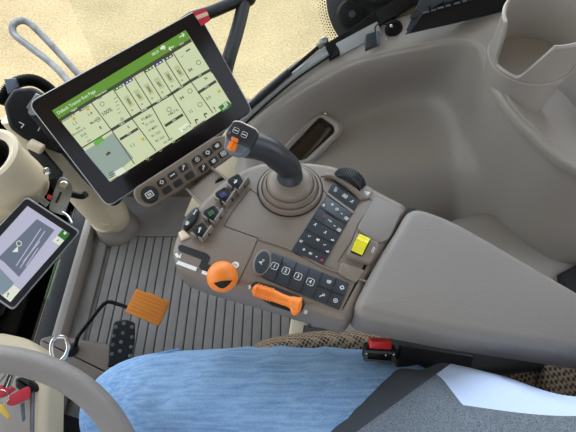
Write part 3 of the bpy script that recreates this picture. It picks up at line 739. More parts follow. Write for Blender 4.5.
# rocker switches at the fore edge, each in its cradle
RK = [((235.5,181.5),'hare','white'),((223,194.5),'box','sblue'),((211,213),'gear','sgreen2'),((199.5,230),'wrench','white')]
for (c, k, mm) in RK:
    cr = MB('console'); cr.slab(cp.poly([(c[0]-7,c[1]+3),(c[0]+2,c[1]-9),(c[0]+15,c[1]-3),(c[0]+4,c[1]+12)], .004), Z, .01, .0015, 'console', rc=.003)
    cr.bar(cp.h(c[0]+4,c[1]+9,.006), cp.h(c[0]+12.5,c[1]-3,.006), .0028, .010, Z, 'pad', .001)
    cr.bar(cp.h(c[0]-8,c[1]+4,.006), cp.h(c[0]+4,c[1]+11,.006), .0024, .008, Z, 'console', .0008)
    cr = cr.put('rocker_cradle', con)
    o = MB('button').slab(cp.rect(c, 30, 14.0, 13.0, .010), V((-.2,-.1,1)), .012, .0028, 'black', 4, rc=.0045).put('rocker_button', cr)
    icon(MB('white'), Pl(cp.h(c[0],c[1],.0113), V((-.25,-.1,1))), c[0], c[1], 5, 35, 'box' if mm != 'white' else k, .0005, mm).put('rocker_symbol', cr)
o = MB('button').slab(oval(cp, (190.5,217.5), 13, 4.6, 55, .007, 28), Z, .012, .002, 'button', 3).put('twin_button', con)
icon(icon(MB('white'), cp, 187, 223, 4.6, 55, 'fan', .0073), cp, 195, 212, 4.6, 55, 'bar', .0073).put('twin_symbol', o)
MB('cream').slab(cp.poly([(178,232),(184,229),(190,236),(181,240)], .003), Z, .006, .002, 'cream').put('cream_tab', con)

# knurled dial: a thumb wheel standing half sunk at the far edge
kd = MB('rubber'); kc = cp.h(348,184,-.006); kax = V((-.46,-.86,.12)).normalized()
kd.lathe(kc, kax, [(.010,-.0095),(.0215,-.0090),(.0235,-.0075),(.0235,.0065),(.0215,.0085),(.013,.009),(.001,.009)], 'grip', 48)
u = V((1,0,0)); u = (u-kax*u.dot(kax)).normalized(); w_ = kax.cross(u)
for k in range(44):
    a = 2*PI*k/44; d_ = u*math.cos(a)+w_*math.sin(a); kd.bar(kc+d_*.0236-kax*.0072, kc+d_*.0236+kax*.0062, .0018, .0022, d_, 'black', .0004)
kd.put('knurled_dial', con)
MB('console').tube([cp.h(325,176,.001),cp.h(334,177,.004),cp.h(346,184,.005),cp.h(356,192,.004),cp.h(362,199,.001)], .0042, 'console', 10, 5).put('dial_collar', con)
o = MB('console').slab(cp.poly([(361,187),(374,190),(369,198),(358,199)], .003), Z, .005, .001, 'pad', rc=.003).put('dial_label_plate', con)
icon(MB('white'), cp, 367, 193, 5, 55, 'tri', .0035).put('dial_symbol', o)

# gear slot and prints
sl = MB('dark')
sl.slab(cp.poly([(178,248.5),(178.5,245.5),(181.5,244.5),(207,253.5),(210.5,257),(207.5,264),(220,268.5),(218,276),(203,270.5),(198.5,267),(202,259.5),(179.5,251)], .0006), Z, .001, 0, 'dark', rc=.002)
sl.put('lever_slot', con)
MB('white').slab(cp.poly([(178.3,260.5),(197,267.3),(195.7,271),(176,263.5)], .0006), Z, .0008, 0, 'white').put('speed_stripe', con)
MB('white').slab(cp.poly([(202.5,270),(210,272.6),(209,276),(201.4,273.4)], .0006), Z, .0008, 0, 'white').put('speed_stripe', con)
MB('white').lathe(cp.h(235.5,265,.0002), Z, [(.0045,0),(.0045,.0005)], 'white', 18).put('park_disc', con)
icon(MB('white'), cp, 178, 255.5, 7, -60, 'hare', .0008).put('speed_symbol', con)
MB('taupe_dark').text('S', cp.h(235.5,265,.0009), cp.dir((233,268),(238,262)), Z, .005, 'taupe_dark').put('park_lettering', con)

# orange gear knob
gk = thing('gear_knob', 'round orange gear knob with dark slit at the slot end', 'lever', cp.h(222,277))
gc = cp.h(222.5,277,.012)
MB('black').tube([gc-Z*.02, gc], .005, 'black', 12).put('stem', gk)
o = MB('orange').lathe(gc, V((.1,-.25,1)), [(.0188*math.cos(a_), .0015+.0188*math.sin(a_)) for a_ in [(-1.25+2.82*i/14) for i in range(15)]], 'orange', 36).put('knob_ball', gk)
def onball(px, py, c, r_):
    d_ = ray(px, py).normalized(); oc = CAM-c; bb = oc.dot(d_); disc = bb*bb-(oc.length_squared-r_*r_)
    return CAM+d_*(-bb-math.sqrt(max(disc, 0)))
bc = gc+Z*.0015; sl2 = MB('dark'); NX = 14
top = [(213.5+19*i/NX, 283.2-2.8*i/NX+.9*math.sin(PI*i/NX)*-1) for i in range(NX+1)]
bot = [(213.5+19*i/NX, 283.2-2.8*i/NX+6.6*math.sin(PI*i/NX)) for i in range(NX+1)]
rr_ = [[onball(top[i][0]*(1-t)+bot[i][0]*t, top[i][1]*(1-t)+bot[i][1]*t, bc, .0197) for i in range(NX+1)] for t in (0,.25,.5,.75,1)]
sl2.grid(rr_, 'black', 1); sl2.put('slit', gk)

# orange throttle lever
tl = thing('throttle_lever', 'orange ribbed hand lever with flared end on the near edge of the console', 'lever', cp.h(278,299))
tw = MB('dark').slab(cp.poly([(251,284),(256,281),(275,286),(300,296),(306,303),(300,314),(272,305),(252,293)], .0012), Z, .003, .0005, 'dark', rc=.005).put('slot_plate', tl)
pts = [(255.5,290),(264,292.5),(273,295.5),(281,298.8),(288,301.3),(294,303.3),(300,305.5)]
P = [cp.h(x_, y_, .006) for x_, y_ in pts]
o = MB('orange'); o.tube([P[0]+(P[0]-P[1]).normalized()*.004]+P, [.003,.0072,.0078,.0072,.0066,.0064,.0082,.0098], 'orange', 18, 5, flat=.9)
o.put('lever_body', tl)
o = MB('orange')
for k in range(6):
    c = P[0]+(P[2]-P[0])*((k+.5)/6); d_ = (P[1]-P[0]).normalized(); o.tube([c-d_*.0007, c+d_*.0007], .0085, 'orange', 18, flat=.9)
o.put('grip_ribs', tl)
MB('orange').slab(cp.poly([(292,297),(297,296.5),(303,301),(300,311),(294,314),(290,309)], .011), Z, .009, .002, 'orange', rc=.004).put('flared_end', tl)
icon(MB('white'), cp, 249.5, 287, 4.5, 60, 'hare', .001).put('hare_print', tl); icon(MB('white'), cp, 305.5, 312, 4.5, 60, 'fan', .001).put('tortoise_print', tl)

# joystick
js = thing('joystick', 'dark joystick with cream edged head and orange thumb switch', 'joystick', cp.h(286,182))
jc = cp.h(290,189,.0)
MB('console').lathe(jc, V((0,.05,1)), [(.0445,-.01),(.0445,.002),(.043,.005),(.0405,.0055),(.0385,.0035),(.0375,.0085),(.0355,.0125),(.0335,.0125),(.0325,.0105),(.0315,.0165),(.029,.0215),(.024,.0245),(.018,.026),(.001,.027)], 'console', 56).put('boot', js)
MB('dark').lathe(jc, Z, [(.0463,-.002),(.0463,.0006),(.044,.0006)], 'dark', 56).put('boot_gap', js)
hb_ = D(232,146,.505)
path = [jc+Z*.018, jc+V((-.002,.006,.040)), D(279,159,.548), D(270,151,.53), D(258,146,.517), D(246,143,.508)]
MB('grip').tube(path, [.0185,.0165,.0160,.0160,.0165,.0175], 'grip', 24, 6, upv=(0,0,1)).put('grip', js)
hn = (V((-.15,-.5,1))).normalized(); hp_ = Pl(D(237,142,.485), hn)
head = [(233,121),(240,121.5),(256,129),(258,136),(249,150),(240,157),(232,154.5),(223,148),(223,139),(226,130)]
MB('cream').slab(hp_.poly([(233,119.6),(239,119.6),(256.5,128),(257,134),(248,147),(240,150),(231,149),(225,146),(224,139),(226,130)], -.002), hn, .014, .004, 'cream', 3, rc=.004, rb=.004).put('head_shell', js, label='cream edged shell')
MB('taupe_dark').slab(hp_.poly([(233,120.5),(240,121),(256,129),(257.5,133),(250,148),(226,138),(225,133)], .001), hn, .010, .002, 'grip', 3, rc=.004).put('head_cap', js)
MB('trimg').slab(hp_.poly([(225,135),(238,139),(250,146),(241,156),(234,156),(223,149)], -.001), hn, .008, .003, 'slate', 3, rc=.004).put('head_lower', js)
for px, py in ((236,130.5),(244.3,134.7)):
    o = MB('black').slab(hp_.rect((px,py), -25, 6.6, 6.2, .0018), hn, .003, .0005, 'button', 2, rc=.0015).put('head_button', js)
    o2 = MB('white'); Pq = roundc(hp_.rect((px,py), -25, 5.6, 5.2, .0022), .0012)
    for i in range(len(Pq)): o2.bar(Pq[i], Pq[(i+1) % len(Pq)], .0004, .0003, hn, 'white')
    icon(o2, hp_, px, py, 3.2, -25, 'bar', .0023); o2.put('button_symbol', o)
MB('slate').ell(hp_.h(229.7,132.7,.0018), .0016,.0016,.001).put('indicator', js)
o = MB('orange').slab(hp_.poly([(231.5,136),(238.5,139),(237,143),(230.5,140)], .0022), hn, .004, .0008, 'orange', rc=.001).put('thumb_slider', js)
o = MB('orange'); c = hp_.h(232,146.5,.001); xx = hp_.dir((228,144.5),(237,148)); yy = hn.cross(xx)
o.box(c, (.0095,.0095,.006), 'orange', Matrix((xx,yy,hn)).transposed(), .002); o.box(c-yy*.0+xx*.0+hn*.003, (.0026,.0095,.005), 'orange', Matrix((xx,yy,hn)).transposed(), .001)
o.put('thumb_wheel', js)

# =====================================================================
# RIGHT REAR: cup holder, tray, outlets, ledge
# =====================================================================
ch = thing('cup_holder', 'large taupe cup holder with notched rim at the top right corner', 'cup holder', D(545,45,.70))
cz = PZ(551,14,.835); cax = V((-.12,-.10,1)).normalized()
uu = V((1,0,0)); uu = (uu-cax*uu.dot(cax)).normalized(); ww = cax.cross(uu); RAD = .071
o = MB('taupe'); SEG = 72
def hgt(a):   # rim height along the angle: a notch towards the driver's front
    d_ = math.degrees(a) % 360
    k = 0
    for lo_, hi_ in ((196,238),): 
        if lo_ < d_ < hi_: k = 1
        elif lo_-7 <= d_ <= lo_: k = (d_-lo_+7)/7
        elif hi_ <= d_ <= hi_+22: k = 1-(d_-hi_)/22
    return -.072*k
prof_o = []; H0 = -.16
for j, (r_, kind) in enumerate(((RAD*.86,'bot'),(RAD*.98,'mid'),(RAD,'rim-'),(RAD+.001,'rim'),(RAD-.002,'rimt'),(RAD-.0045,'rimi'),(RAD-.006,'in'),(RAD*.86,'floor'),(RAD*.8,'floor2'))):
    ringp = []
    for i in range(SEG):
        a = 2*PI*i/SEG; d_ = uu*math.cos(a)+ww*math.sin(a); hh = hgt(a)
        z_ = {'bot':H0-.03,'mid':-.085,'rim-':min(-.0,hh)-.006,'rim':hh-.003,'rimt':hh,'rimi':hh-.001,'in':hh-.006,'floor':-.092,'floor2':-.096}[kind]
        ringp.append(cz+d_*r_+cax*z_)
    prof_o.append(ringp)
vs = [p for r_ in prof_o for p in r_]; fs = []
for j in range(len(prof_o)-1):
    for i in range(SEG): i2 = (i+1) % SEG; fs.append([j*SEG+i, j*SEG+i2, (j+1)*SEG+i2, (j+1)*SEG+i])
fs.append([(len(prof_o)-1)*SEG+i for i in range(SEG)]); fs.append(list(reversed(range(SEG))))
o.add(vs, fs, 'taupe'); o.put('cup', ch, ang=50)
o = MB('taupe'); o.tube([cz+(uu*math.cos(2*PI*i/48)+ww*math.sin(2*PI*i/48))*(RAD*.995)-cax*.082 for i in range(48)], .0022, 'taupe', 8, closed=True); o.put('outer_rib', ch)
o = MB('taupe'); o.tube([cz+(uu*math.cos(2*PI*i/48)+ww*math.sin(2*PI*i/48))*(RAD*.80)+cax*(-.0945) for i in range(48)], .0018, 'taupe', 8, closed=True); o.put('floor_ring', ch)

# ledge behind the console
MB('taupe').slab([PZ(*p,.42) for p in ((425,232),(450,218),(480,211),(508,207),(524,209),(545,217),(585,238),(660,275),(660,345),(420,330))], Z, .40, .02, 'taupe', 5, rc=.03).put('trim_9', kind='structure')
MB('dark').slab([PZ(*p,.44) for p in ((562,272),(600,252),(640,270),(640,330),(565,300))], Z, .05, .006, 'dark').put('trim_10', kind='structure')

tr = thing('equipment_tray', 'black plastic tray with hinge ribs on the window ledge at the top', 'tray', D(460,10,.83))
pl = Pl(D(455,10,.805), V((0,-.75,.66)))
MB('black').slab(pl.poly([(409,33),(424,12),(440,3),(520,-18),(560,-30),(570,-5),(508,10),(470,19)]), pl.n, .03, .002, 'black').put('front_wall', tr)
pt = Pl(pl.h(430,12), V((0,.15,1)))
MB('slate').slab([pl.h(407,28), pl.h(425,-12,-.02), pl.h(540,-50,-.02), pl.h(566,-26), pl.h(520,-16,.002), pl.h(440,3,.002), pl.h(424,13,.002), pl.h(410,32,.002)], V((0,-.4,.9)), .006, .001, 'buttonb').put('top_plate', tr)
for px, py in ((430,9.5),(444.5,5),(461,0.5),(477,-4)):
    o = MB('rubber'); o.bar(pl.h(px-7,py+3.5,.003), pl.h(px+6,py,.003), .003, .003, pl.n, 'slate', .0006); o.bar(pl.h(px,py+3,.003), pl.h(px-.5,py-4,.003), .004, .006, pl.n, 'black', .001); o.put('hinge_rib', tr)
MB('dark').slab(oval(Pl(pl.h(415,13,.004), V((0,-.4,.9))), (415,14), 5, 3.2, 40, .002, 20), V((0,-.4,.9)), .004, 0, 'dark').put('hole', tr)

shp = Pl(D(372,38,.895), V((0,-.45,.9)))
so = thing('power_socket', 'round black capped socket with short looping cord on the sill', 'socket', shp.h(393,29))
MB('black').lathe(shp.h(393,30,0), shp.n, [(.016,-.006),(.0175,.0),(.0175,.010),(.015,.014),(.008,.015),(.008,.013),(.001,.013)], 'black', 28).put('cap', so)
MB('chrome').ell(shp.h(391.5,26,.016), .004,.004,.003).put('pin', so)
MB('rubber').tube([shp.h(391,26,.014), shp.h(384,24,.016), shp.h(377,25,.012), shp.h(375,30,.006), shp.h(377,36,.008)], .0014, 'black', 8, 5).put('cord', so)
o = MB('chrome')
for px, py in ((400,22),(400,34),(387,39)): o.ell(shp.h(px,py,.004), .0022,.0022,.0015)
o.put('screws', so)
us = thing('dark_switch_block', 'small oblong slate block with raised right rim beside the round socket', 'switch block', shp.h(372,39))
MB('slate').slab(shp.poly([(366,34),(376,31),(378,44),(366,49)], .010), shp.n, .012, .0015, 'buttonb', rc=.003).put('block', us)
MB('black').slab(shp.poly([(376,31),(380,31),(380.5,43),(377.5,44.5)], .012), shp.n, .012, .001, 'slate').put('side_rim', us)

# =====================================================================
# LEFT: small display, its arm, column shroud, steering
# =====================================================================
c4 = [(26.5,196),(81,231.5),(13,311),(-44,272)]
dpl = Pl(D(26,250,.80), (CAM-D(26,250,.80)).normalized()+V((.0,.0,.0)))
sdp = thing('small_display', 'small dark-framed display showing a grey message box at the left edge', 'display', dpl.h(20,255,-.03))
sn = dpl.n
MB('black').slab(dpl.poly(c4), sn, .022, .003, 'trimg', rc=.008, rb=.006).put('housing', sdp)
MB('rubber').slab(dpl.poly([(26.5,198),(78.5,232),(13,308.5),(-42,270)], .0012), sn, .003, .0006, 'rubber', rc=.007).put('bezel', sdp)
mp_bak = mp; sc = MB('slav'); mp = dpl; n_b = n; n = sn
q([(27.5,206),(70,234),(10,302),(-30,270)], 'slav', O1)
q([(37,219),(54.5,230),(19,277),(4,262),(-2,258)], 'sslate')
q([(62.5,229.5),(70,234),(64.5,240.5),(57.5,235.5)], 'sgreen2'); q([(57,236),(64,240.5),(59.5,245.5),(52,241)], 'swhite')
q([(-6,262),(14,283),(4,296),(-20,278)], 'steal'); q([(14,285),(20,290),(10.5,302),(2,295.5)], 'swhite')
def ln2(a, b_, w_=.8, m='slav', off=O3): ln(a, b_, w_, m, off)
for k, (a_, b_) in enumerate((((16,266),(41,228.5)),((13,262),(37,228)),((20,268),(45,231)),((23,262),(40,241)),((26,266),(38,248)))):
    if k != 1: ln2(a_, b_, 1.0)
ring(19, 243.5, 2.6, 'swhite', .7); q([(12,252),(18,246),(18,252)], 'swhite', O3)
ln2((64,234),(66,232),2.4,'swhite'); ln2((57,241),(59,239.5),1.0,'sslate'); ln2((7,297),(9,293),1.0,'sslate'); ln2((7,294),(9,293),1.0,'sslate')
ln2((30,283),(40,272),.4,'sslate') if 0 else None
sc.put('page_image', sdp, smooth=False, label='lit lavender page with a grey message box')
mp = mp_bak; n = n_b
MB('black').tube([dpl.h(22,262,-.02), dpl.h(10,268,-.10), V((-.66,.34,.30))], .015, 'black', 12, 4).put('rear_stalk', sdp)

ar = thing('display_arm', 'slotted steel mounting plate with round bolt above the small display', 'bracket', D(58,200,.86))
apl = Pl(D(60,195,.84), V((.35,-.45,.8)))
MB('steel').slab(apl.poly([(60,176),(70,180),(73,190),(64,216),(48,210),(52,196)]), apl.n, .004, .001, 'steel', rc=.008).put('plate', ar)
MB('chrome').lathe(apl.h(64,185,.0), apl.n, [(.0075,-.004),(.0075,.003),(.006,.005),(.001,.0055)], 'chrome', 20).put('bolt', ar)
MB('dark').bar(apl.h(61,192,.0003), apl.h(56,203,.0003), .004, .001, apl.n, 'dark').put('slot', ar)
MB('steel').slab(apl.poly([(38,194),(50,202),(46,207),(36,200)], .003), apl.n, .004, .001, 'steel').put('link', ar)
MB('red').slab(apl.poly([(48,194),(52,196),(50,200),(46.5,198)], .004), apl.n, .003, .001, 'red').put('red_dot', ar)
MB('chrome').tube([D(62,212,.82), D(68,216,.82), D(72,223,.81)], .0022, 'chrome', 8, 4).put('wire_loop', ar)
MB('chrome').lathe(apl.h(47,171.5,.005), apl.n, [(.006,-.004),(.007,0),(.007,.004),(.004,.006),(.001,.006)], 'chrome', 12).put('nut', ar)
MB('black').tube([D(52,178,.86),D(60,190,.87),D(80,196,.90),D(86,194,.9)], .007, 'black', 10, 4).put('lever', ar)

# cream shroud with cup-shaped opening
shr = thing('column_shroud', 'cream tubular column shroud with dark mouth at the left edge', 'shroud', D(10,180,.85))
c0 = D(-14,158,.78); c1 = D(34,196,.90); axs = (c1-c0).normalized()
o = MB('cream'); o.lathe(c0, axs, [(.043,.0),(.055,-.006),(.062,-.004),(.062,.004),(.056,.02),(.056,.075),(.054,.10),(.048,.112)], 'cream', 44, cap=False)
o.lathe(c0, axs, [(.040,.0),(.039,.05),(.001,.05)], 'dark', 32, cap=False); o.lathe(c0, axs, [(.048,.112),(.03,.118),(.001,.12)], 'beige', 44, cap=False)
o.put('tube', shr)
MB('cream').slab(Pl(D(10,205,.88), V((.2,-.4,.9))).poly([(-30,160),(20,186),(30,200),(26,212),(-10,225),(-40,200)]), V((.2,-.4,.9)), .05, .015, 'cream', 4, rc=.02).put('lower_skirt', shr)

# steering column tower and dash beneath the wheel
da = thing('steering_pedestal', 'beige steering pedestal behind the wheel rim, bottom left', 'pedestal', (-.46,.02,.0))
MB('beige').slab([PZ(*p,.48) for p in ((-70,330),(0,331),(24,336),(40,347),(46,380),(44,432),(42,520),(-70,520))], Z, .07, .018, 'cream', 5, rc=.03).put('tower', da)
MB('dark').slab([(-.62,-.22,.36),(-.50,-.22,.36),(-.50,.14,.36),(-.62,.14,.36)], Z, .36, .01, 'rubber').put('lower_column', da)
tp = Pl((0,0,.482), Z)
MB('beige').slab(tp.poly([(-30,352),(28,368),(30,378),(30,460),(-30,460)], .003), Z, .006, .002, 'taupe', 2, rc=.008).put('panel', da)
MB('slate').bar(tp.h(34,366,.002), tp.h(33,440,.002), .002, .004, Z, 'slate').put('panel_seam', da)
MB('black').slab(tp.poly([(14,378),(20,376),(30,380),(31,388),(24,390),(14,388)], .025), Z, .03, .006, 'black', 3, rc=.006).put('ignition_switch', da)
MB('black').slab([(-.42,.03,.16),(-.30,.03,.16),(-.30,.16,.16),(-.42,.16,.16)], Z, .15, .01, 'rubber').put('pedal_box', da)

# small black/beige plinth with the carabiner, beside the floor mat
pb = MB('taupe'); pb.slab([PZ(*p,.12) for p in ((38,338),(52,334),(112,344),(116,378),(60,388),(40,372))], Z, .12, .012, 'taupe_dark', 4, rc=.012)
pb.put('pedal_plinth', label='low dark taupe plinth the pedals rise from, beside the floor mat', cat='plinth')
sh = MB('chrome'); pl = Pl(PZ(62,350,.52), CAM-PZ(62,350,.52))
sh.tube([pl.h(*p) for p in ((54,360),(51.5,350),(53,341),(59,337),(66,339),(68.5,347),(66,355),(61,361))], .0035, 'chrome', 10, 6)
sh.put('carabiner', label='shiny chrome wire loop standing just beyond the steering wheel rim', cat='hook')

# steering wheel
swc = V((-.335,-.06,.735)); til = math.radians(23)
sw = thing('steering_wheel', 'grey steering wheel with textured thick rim in the bottom left corner', 'steering wheel', swc)
X_ = V((math.cos(til),0,-math.sin(til))); Y_ = V((0,1,0)); N_ = X_.cross(Y_)
MB('wheel').tube([swc+(X_*math.cos(2*PI*i/72)+Y_*math.sin(2*PI*i/72))*.187 for i in range(72)], .0155, 'wheel', 18, closed=True).put('rim', sw)
for a in (100,225,345):
    d_ = X_*math.cos(math.radians(a))+Y_*math.sin(math.radians(a))
    if a == 100: continue
    MB('wheel').tube([swc-N_*.03+d_*.03, swc-N_*.025+d_*.1, swc+d_*.18], [.018,.014,.010], 'wheel', 12, 4).put('spoke', sw)
MB('wheel').lathe(swc-N_*.05, N_, [(.03,0),(.05,.01),(.052,.025),(.04,.035),(.001,.038)], 'black', 28).put('hub', sw)
MB('black').tube([swc-N_*.05, swc-N_*.05+V((-.06,0,-.26))], .025, 'black', 16).put('shaft', sw)

# keys
ky = thing('key_bunch', 'bunch of keys with red and yellow tags hanging at the ignition', 'keys', tp.h(15,400,.03))
kpl = Pl(tp.h(15,392,.06), V((.1,-.1,1)))
MB('tagred').slab(kpl.poly([(8,396),(27,386),(30,388),(30,398),(12,406),(6,405)]), kpl.n, .003, .001, 'tagred', 2, rc=.004).put('red_tag', ky)
MB('tagred').slab(kpl.poly([(-8,385),(10,385),(16,389),(6,396),(-8,400)], -.006), kpl.n, .003, .001, 'tagred', 2, rc=.003).put('second_red_tag', ky)
MB('tagyel').slab(kpl.poly([(-2,404),(3,405),(10,417),(7,419),(-4,408)], -.004), kpl.n, .002, .0006, 'tagyel', 2).put('yellow_tag', ky)
MB('chrome').tube([kpl.h(2+7*math.cos(i*PI/12),397+7*math.sin(i*PI/12),.002+.003*math.sin(i)) for i in range(24)], .0008, 'chrome', 8, closed=True).put('ring', ky)
o = MB('chrome'); o.bar(kpl.h(4,388,.004), kpl.h(11,372,.01), .004, .0015, kpl.n, 'chrome'); o.bar(kpl.h(8,388,.008), kpl.h(14,373,.012), .006, .0015, kpl.n, 'chrome', .0003); o.bar(kpl.h(-2,384,.004), kpl.h(9,370,.008), .003, .0015, kpl.n, 'steel'); o.put('key_blades', ky)
MB('slate').slab(kpl.poly([(20,404),(24,402),(25,420),(22,422)], -.01), kpl.n, .002, .0005, 'steal' if 0 else 'slate').put('blue_key', ky)

# pedals
op = thing('orange_pedal', 'orange ribbed pedal plate on a bent black rod', 'pedal', PZ(150,307,.16))
ppl = Pl(PZ(150,307,.17), V((.15,-.3,.9)))
PQ = [(136,288.5),(170,301.5),(159,326.5),(125,311.5)]
MB('orangem').slab(ppl.poly(PQ), ppl.n, .008, .002, 'orangem', 2, rc=.004).put('plate', op)
o = MB('orangem')
for k in range(7):
    t = (k+.5)/7; a = tuple(PQ[0][i]*(1-t)+PQ[3][i]*t for i in (0,1)); c = tuple(PQ[1][i]*(1-t)+PQ[2][i]*t for i in (0,1))
    a2 = (a[0]*.96+c[0]*.04, a[1]*.96+c[1]*.04); c2 = (a[0]*.04+c[0]*.96, a[1]*.04+c[1]*.96)
    o.bar(ppl.h(*a2,.0003), ppl.h(*c2,.0003), .0085, .002, ppl.n, 'orangem', .001)
o.put('ribs', op)
MB('orangem').slab(ppl.poly([(148,292),(158,296),(159,299),(147,294)], -.001), ppl.n, .005, .001, 'orangem').put('tab', op)
MB('black').tube([PZ(74,352,.10),PZ(77,340,.15),PZ(80,334,.165),PZ(100,308,.17),PZ(105,303.5,.17),PZ(111,302,.165),PZ(132,309,.155)], .005, 'black', 10, 2).put('rod', op)
MB('rubber').lathe(PZ(75,352,.10), Z, [(.02,0),(.018,.02),(.012,.03),(.007,.035)], 'rubber', 20).put('rod_boot', op)
bp = thing('brake_pedal', 'black rubber pedal with round studs beyond the knee', 'pedal', PZ(122,345,.12))
ppl = Pl(PZ(122,340,.16), V((.35,-.35,.9)))
MB('rubber').slab(ppl.poly([(114,322),(126,319.5),(135,323),(135,340),(131,362),(108,366),(109,345)]), ppl.n, .016, .004, 'rubber', 3, rc=.006).put('pad', bp)
o = MB('steel')
for x_, y_ in ((116,327),(124,323.5),(132,327),(114,336),(123,333),(132,337),(113,345),(131,347),(121,342),(112,354),(130,356),(120,351)):
    o.lathe(ppl.h(x_, y_, .0), ppl.n, [(.0048,-.001),(.0044,.002),(.003,.003),(.001,.0032)], 'rail', 12)
o.put('studs', bp)
MB('black').tube([ppl.h(120,350,-.02), PZ(105,375,.10), PZ(90,392,.08)], .01, 'black', 10, 4).put('arm', bp)

# =====================================================================
# SEAT, BUCKLE
# =====================================================================
se_ = thing('driver_seat', 'driver seat in brown woven cloth with dark dotted pattern under the thigh', 'seat', (.30,-.04,.0))
cu = MB('seat'); rws = []
for yv, zz in ((-.36,.40),(-.345,.50),(-.27,.545),(-.20,.515),(0,.495),(.13,.50),(.195,.535),(.218,.525),(.236,.485),(.238,.40)):
    f = []
    for xv, ez, ys in ((-.085,.12,.80),(-.082,.07,.83),(-.065,.018,.89),(-.03,.004,.95),(.06,0,1),(.2,0,1),(.34,0,1),(.47,0,1),(.5,.02,1)):
        f.append(V((xv, yv*ys, max(.38, zz-ez))))
    rws.append(f)
cu.grid(rws, 'seat', 5); cu.put('cushion', se_, ang=180)
MB('dark').slab([(-.06,-.3,.42),(.48,-.3,.42),(.48,.21,.42),(-.06,.21,.42)], Z, .41, .02, 'dark').put('base', se_)
bk_ = MB('seat'); rws = []
for zz, yo in ((.50,.22),(.56,.26),(.75,.27),(.95,.26),(1.1,.22)):
    xb = .42+(zz-.5)*.22
    rws.append([V((xb+.10,-.04-yo,zz)),V((xb+.01,-.04-yo,zz)),V((xb-.02,-.04-yo+.05,zz)),V((xb+.02,-.04,zz)),V((xb-.02,-.04+yo-.05,zz)),V((xb+.01,-.04+yo,zz)),V((xb+.10,-.04+yo,zz))])
bk_.grid(rws, 'seat', 4); bk_.put('backrest', se_, ang=180)
MB('dark').slab([PZ(*p,.44) for p in ((304,322),(360,332),(470,350),(600,372),(600,392),(470,372),(360,362),(300,352))], Z, .40, .02, 'dark').put('side_gap_shade', se_)  # dark slab standing in for the shade between console and seat
MB('cream').slab([PZ(*p,.16) for p in ((291,318),(306,322),(308,340),(288,338))], Z, .1, .008, 'cream').put('cream_cover', se_)
bu = thing('seat_belt_buckle', 'black seat belt buckle with red release button beside the thigh', 'buckle', D(381,352,.60))
bpl = Pl(D(381,352,.575), V((.0,-.55,.85)))
MB('black').slab(bpl.poly([(366,346),(397,347),(398,355),(395,363),(364,361)]), bpl.n, .018, .003, 'black', 2, rc=.004).put('body', bu)
MB('red').slab(bpl.poly([(371,340.5),(392,341),(392,350),(369.5,349)], .003), bpl.n, .014, .002, 'red', 3, rc=.002).put('release_button', bu, label='red release button')
MB('slate').frame(bpl.poly([(365,350),(396,352),(395,363),(364,361)], .004), bpl.poly([(368,353),(393,354.5),(392,361),(367.5,359)], .004), bpl.n, .006, 'grip').put('slot_frame', bu)
o = MB('chrome')
for p in ((366.8,353.5),(386,355),(394,354.5)): o.ell(bpl.h(p[0],p[1],.005), .0015,.0015,.0012)
o.put('rivet', bu)
MB('dark').slab([PZ(*p,.54) for p in ((386,328),(480,336),(640,352),(640,378),(560,366),(480,374),(398,370))], Z, .2, .01, 'dark').put('buckle_gap_shade', se_)  # solid dark fill painted as the shaded gap behind the buckle
MB('black').bar(bpl.h(398,356,-.01), bpl.h(470,366,-.05), .03, .006, bpl.n, 'rubber', .002).put('strap', bu)

# =====================================================================
# PERSON
# =====================================================================
per = thing('person', 'seated person in blue jeans and grey sweatshirt with a pale blue side panel', 'person', (.22,-.03,.0))
def rings(mb, secs, mt, seg=40, sub=6, disp=0, dscale=9, caps=True, fold=None):
    """secs: (centre, axis-normal vector 'up', half width, half height)"""
    C, _ = crspline([V(s[0]) for s in secs], sub); U, _ = crspline([V(s[1]) for s in secs], sub)
    A, _ = crspline([V((s[2], s[3], 0)) for s in secs], sub); NN = len(C); vs = []; fs = []
    for i in range(NN):
        t = (C[min(i+1,NN-1)]-C[max(i-1,0)]).normalized(); u_ = (U[i]-t*U[i].dot(t)).normalized(); w__ = t.cross(u_)
        for k in range(seg):
            a = 2*PI*k/seg; d_ = w__*math.cos(a)*A[i].x+u_*math.sin(a)*A[i].y; p = C[i]+d_
            if disp: p = p+d_.normalized()*disp*noise.noise(p*dscale)
            if fold: p = p+d_.normalized()*fold(p)
            vs.append(p)
    for i in range(NN-1):
        for k in range(seg): k2 = (k+1) % seg; fs.append([i*seg+k, i*seg+k2, (i+1)*seg+k2, (i+1)*seg+k])
    if caps: fs.append(list(reversed(range(seg)))); fs.append([(NN-1)*seg+k for k in range(seg)])
    return mb.add(vs, fs, mt)
